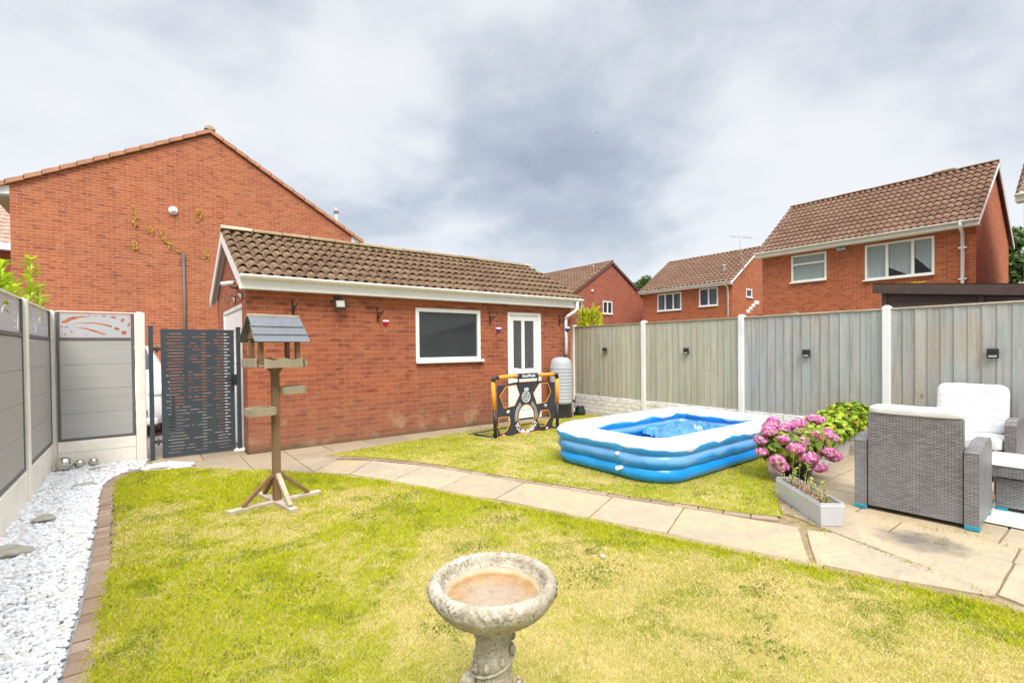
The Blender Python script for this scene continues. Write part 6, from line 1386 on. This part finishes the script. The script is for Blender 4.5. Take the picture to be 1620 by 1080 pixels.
# hydrangea
hy = thing('potted_hydrangea', 'pink hydrangea in a black pot beside the paddling pool', 'hydrangea', (5.61, 2.28, .012))
mb = MB(); mb.lathe([(.12, 0), (.145, .20), (.155, .205), (.155, .235), (.145, .237), (.138, .20), (.002, .195)], n=28, cap0=True); mb.build('pot', M['black'], hy, True)
mb = MB(); rnd = random.Random(12); heads = []
# flower heads placed on a dome
Rl = Vector((.7936, -.608, 0)); Fl = Vector((.608, .7936, 0))
HD = [(-.34, .52, -.10, .075), (-.40, .42, -.05, .07), (-.42, .30, -.10, .062), (-.32, .24, -.22, .075), (-.27, .17, -.20, .078), (-.26, .55, .02, .08), (-.20, .60, .06, .07), (-.22, .45, -.16, .06), (-.12, .50, .05, .08), (-.13, .37, -.24, .088), (-.02, .42, -.18, .07), (.0, .54, .10, .075), (.06, .47, .0, .08), (-.02, .27, -.28, .090), (.12, .56, .12, .075), (.16, .46, -.08, .085), (.10, .17, -.26, .075), (.26, .62, .10, .065), (.34, .60, .12, .07), (.30, .46, -.06, .07), (.36, .47, .02, .078), (.42, .42, .0, .062), (.27, .30, -.16, .078), (.34, .25, -.14, .078), (.20, .33, -.2, .055)]
for r_, z_, f_, s_ in HD: heads.append((Rl*r_*.98+Fl*f_+Vector((0, 0, z_+.01)), s_*1.05))
mb = MB()
for c, s_ in heads: mb.tube([(rnd.uniform(-.04, .04), rnd.uniform(-.04, .04), .18), tuple(c*.5+Vector((0, 0, .12))), tuple(c-Vector((0, 0, s_*.5)))], [.005, .004, .003], 5)
mb.build('stems', M['stem'], hy, True)
hl = [(5.61, 2.28, .38, .32, .28, .18), (5.61+Rl.x*.20, 2.28+Rl.y*.20, .42, .20, .2, .17), (5.61-Rl.x*.22, 2.28-Rl.y*.22, .38, .2, .2, .17), (5.61, 2.28, .27, .24, .20, .10)]
leaf_cloud('foliage', hl, 2000, .092, ((.16, .27, .025), (.24, .36, .03), (.34, .42, .04), (.11, .20, .025), (.40, .24, .06)), hy, .72, .5, seed=7, shell=.5)
for hi_, (c, s_) in enumerate(heads):
    rs = np.random.RandomState(hi_+50); vs = []; cl6 = []; nf = 110
    for k in range(nf):
        d_ = rs.normal(size=3); d_[2] = abs(d_[2])*.8-.25; d_ /= np.linalg.norm(d_); p0 = d_*s_*np.array([1, 1, .78])*rs.uniform(.92, 1.04); u = np.cross(d_, rs.normal(size=3)); u /= np.linalg.norm(u); w = np.cross(d_, u); q = s_*.17
        cc = np.array([.74, .17, .42])*rs.uniform(.75, 1.2) if rs.rand() < .5 else np.array([.88, .55, .68])*rs.uniform(.85, 1.1)
        for j in range(4):
            a = j*PI/2; e1 = u*math.cos(a)+w*math.sin(a); e2 = -u*math.sin(a)+w*math.cos(a)
            vs += [p0, p0+(e1*.75+e2*.45)*q+d_*q*.15, p0+e1*q*1.25+d_*q*.25, p0+(e1*.75-e2*.45)*q+d_*q*.15]; cl6.append(cc)
    o = raw_mesh('flower_head', np.array(vs)+np.array(c)[None], np.arange(len(vs)).reshape(-1, 4), M['petal'], cols=np.array(cl6), parent=hy)
    cm_ = MB(); cm_.ball(tuple(c), s_*.86, 12, 8, (1, 1, .75)); o2 = cm_.build('flower_core', plain('flower_core', (.45, .10, .28), .9) if 'fc' not in M else M['fc'], o, True); M.setdefault('fc', o2.data.materials[0])

# ------------------------------------------------------------------ rattan furniture
def puff(mb, x0, x1, y0, y1, z0, z1, p=6.0, n=22, wr=.006, seed=0, M4=None):
    rnd = random.Random(seed); ph = [rnd.uniform(0, 6) for _ in range(4)]; vs = []; m_ = n
    cx_, cy_, cz_ = (x0+x1)/2, (y0+y1)/2, (z0+z1)/2; hx, hy_, hz_ = (x1-x0)/2, (y1-y0)/2, (z1-z0)/2
    def se(v, e): return math.copysign(abs(v)**e, v)
    e = 2/p
    for i in range(m_+1):
        a = -PI/2+PI*i/m_
        for k in range(2*n):
            b = 2*PI*k/(2*n); x_ = se(math.cos(a), e)*se(math.cos(b), e); y_ = se(math.cos(a), e)*se(math.sin(b), e); z_ = se(math.sin(a), e)
            w = wr*(math.sin(x_*4+y_*4+ph[0])+math.sin(y_*7+z_*5+ph[1])*.5+math.sin(z_*8+x_*4+ph[2])*.4)
            v = Vector((cx_+x_*hx+w*x_, cy_+y_*hy_+w*y_, cz_+z_*hz_+w)); vs.append(tuple(M4 @ v) if M4 else tuple(v))
    k2 = 2*n; mb.add(vs, [(i*k2+k, i*k2+(k+1) % k2, (i+1)*k2+(k+1) % k2, (i+1)*k2+k) for i in range(m_) for k in range(k2)], True)
def armchair(loc, rz, label, tall=0.0):
    t_ = thing('rattan_armchair', label, 'armchair', loc, rz, 'grey rattan armchairs on the patio'); wm = M['wicker']
    mb = MB(); mb.prism([(0, .035), (.09, .035), (.075, .845), (.0, .845)], 1, -.31, .31); b_ = mb.build('backrest', wm, t_, True)
    for s_ in (-1, 1):
        mb = MB(); pr_ = [(-.02, .035), (.62, .035), (.62, .60), (.57, .655), (.28, .655), (-.02, .60)]
        mb.prism(pr_, 1, s_*.405, s_*.318); mb.build('armrest', wm, t_, True)
        for x_ in (.01, .54): mb = MB(); mb.box(x_-.032, x_+.05, s_*.3185, s_*.406, .0, .036, .004); mb.build('foot', M['blue'], t_, True)
    mb = MB(); mb.box(.092, .61, -.314, .314, .06, .32, .006); mb.build('seat_base', wm, t_, True)
    mb = MB(); puff(mb, .12, .65, -.31, .31, .32, .455, 7, wr=.004, seed=1); mb.build('seat_cushion', M['cushion'], t_, True)
    mb = MB(); m4 = Matrix.Translation((.115, 0, .43)) @ Matrix.Rotation(math.radians(-9), 4, 'Y'); puff(mb, 0, .15, -.30, .30, 0, .46+tall, 7, wr=.0025, seed=3, M4=m4)
    if not tall: puff(mb, -.012, .22, -.308, .308, .846, .915, 7, wr=.0015, seed=4)
    mb.build('back_cushion', M['cushion'], t_, True)
    return t_
armchair((5.075, 1.148, .012), math.radians(1.5), 'grey rattan armchair seen from behind with its back to the lawn')
armchair((7.62, 1.16, .012), math.radians(180), 'grey rattan armchair with white cushions standing against the fence', .09)
tb = thing('rattan_coffee_table', 'low grey rattan table with pale glass top', 'table', (5.82, .85, .012))
mb = MB(); mb.box(.0, .70, -1.35, .0, .30, .395, .004); mb.build('apron', M['wicker'], tb, True)
mb = MB(); mb.box(-.008, .708, -1.358, .008, .3965, .404, .002); mb.build('glass_top', M['tabletop'], tb, True)
for x_ in (.0, .63):
    for y_ in (-1.35, -.07): mb = MB(); mb.box(x_+.002, x_+.068, y_+.002, y_+.068, 0, .299, .004); mb.build('leg', M['wicker'], tb, True)
stl = thing('rattan_footstool', 'grey rattan footstool tucked beneath the table', 'footstool', (5.86, .76, .012))
mb = MB(); mb.box(0, .48, -.58, .0, .035, .285, .008); mb.build('box', M['wicker'], stl, True)
for x_ in (0, .42):
    for y_ in (-.58, -.075): mb = MB(); mb.box(x_, x_+.06, y_, y_+.075, 0, .034, .004); mb.build('foot', M['blue'], stl, True)
mb = MB(); mb.box(-.004, .0, -.30, -.18, .17, .22, .002); mb.build('handle_slot', M['black'], stl, True)
mb = MB(); nx_, ny_ = 20, 20; vs = []
for i in range(nx_+1):
    for j in range(ny_+1): u, v = i/nx_, j/ny_; vs.append((5.38+1.5*u, .80-1.9*v, .016+.006*math.sin(u*9+v*5)*(1-v)*.5+.004))
mb.add(vs, [(i*(ny_+1)+j, (i+1)*(ny_+1)+j, (i+1)*(ny_+1)+j+1, i*(ny_+1)+j+1) for i in range(nx_) for j in range(ny_)], True); tag(mb.build('leaf_pattern_rug', M['rug']), 'white outdoor rug with green palm leaves under the table', 'rug')

# weeds in the paving joints
rs = np.random.RandomState(31); vs = []; cl7 = []
spots = [(4.62, .92, .05, 60), (4.86, 1.0, .06, 40), (5.0, 1.62, .05, 70), (3.52, 1.30, .05, 50), (4.30, 1.62, .06, 60), (4.20, 1.50, .05, 40), (3.84, 2.46, .05, 40), (5.02, .80, .05, 50), (4.9, .55, .04, 30), (2.1, 6.6, .12, 90), (3.0, 7.0, .1, 40)]
for q in range(60): u = rs.rand(); spots.append((4.36+(5.3-4.36)*u, 1.78+(2.42-1.78)*u, .04, 4))
for q in range(40): u = rs.rand(); spots.append((3.86+(4.22-3.86)*u, .52+(1.46-.52)*u, .02, 5))
for q in range(34): spots.append((1.2+rs.rand()*5.2, 7.58, .03, 5))
for (x_, y_, s_, n) in spots:
    for k in range(n):
        p0 = np.array([x_+rs.normal(0, s_), y_+rs.normal(0, s_), .004]); a = rs.uniform(0, 2*PI); d_ = np.array([math.cos(a)*.7, math.sin(a)*.7, .7]); w = np.array([-math.sin(a), math.cos(a), 0])*.004; L = rs.uniform(.012, .035)
        vs += [p0-w, p0+w, p0+d_*L]; cl7.append(np.array([.32, .36, .03])*rs.uniform(.6, 1.2) if rs.rand() < .7 else np.array([.5, .40, .12]))
o = raw_mesh('joint_weeds', np.array(vs), np.arange(len(vs)).reshape(-1, 3), M['grass'], cols=np.array(cl7)); struct(o, 'stuff'); o['label'] = 'small weeds and grass tufts in the paving joints'
vs = []; cl8 = []      # rosette weeds scattered in the turf
for (x_, y_, s_, n) in [(2.30, 2.12, .10, 150), (2.48, 2.35, .05, 50), (2.35, 3.3, .14, 150), (1.55, 4.1, .12, 110), (1.25, 2.2, .10, 90), (.75, 3.1, .12, 110), (.35, 2.6, .08, 90), (2.9, 1.35, .10, 90), (1.6, 1.1, .09, 70), (2.35, 1.1, .09, 70), (.3, 3.5, .10, 80), (4.3, 2.6, .10, 80), (3.4, 5.2, .12, 90), (1.9, 2.9, .08, 60)]:
    for k in range(n):
        p0 = np.array([x_+rs.normal(0, s_), y_+rs.normal(0, s_*.7), .016]); a = rs.uniform(0, 2*PI); d_ = np.array([math.cos(a), math.sin(a), rs.uniform(.3, .9)]); w = np.array([-math.sin(a), math.cos(a), 0]); L = rs.uniform(.012, .026)
        vs += [p0, p0+d_*L*.5-w*L*.28, p0+d_*L, p0+d_*L*.5+w*L*.28]; cl8.append((np.array([.13, .19, .02]) if rs.rand() < .65 else np.array([.26, .16, .06]))*rs.uniform(.7, 1.3))
o = raw_mesh('lawn_weeds', np.array(vs), np.arange(len(vs)).reshape(-1, 4), M['grass'], cols=np.array(cl8)); struct(o, 'stuff'); o['label'] = 'dark broad leaved weeds scattered in the lawn'
# bird in the sky
bd = MB(); bd.M = Matrix.Scale(.42, 4); bd.ball((0, 0, 0), .10, 10, 6, (2.0, .8, .7)); bd.add([(-.1, .05, .02), (.12, .05, .02), (.02, .62, .20), (-.1, .55, .18)], [(0, 1, 2, 3)]); bd.add([(-.1, -.05, .02), (.12, -.05, .02), (.02, -.62, .20), (-.1, -.55, .18)], [(0, 1, 2, 3)]); bd.add([(-.18, 0, 0), (-.36, .08, 0), (-.36, -.08, 0)], [(0, 1, 2)])
o = bd.build('flying_bird', M['black']); o.location = (43.9, 40, 27.3); o.rotation_euler = (0, 0, .4); tag(o, 'tiny dark bird flying in front of the grey cloud', 'bird')
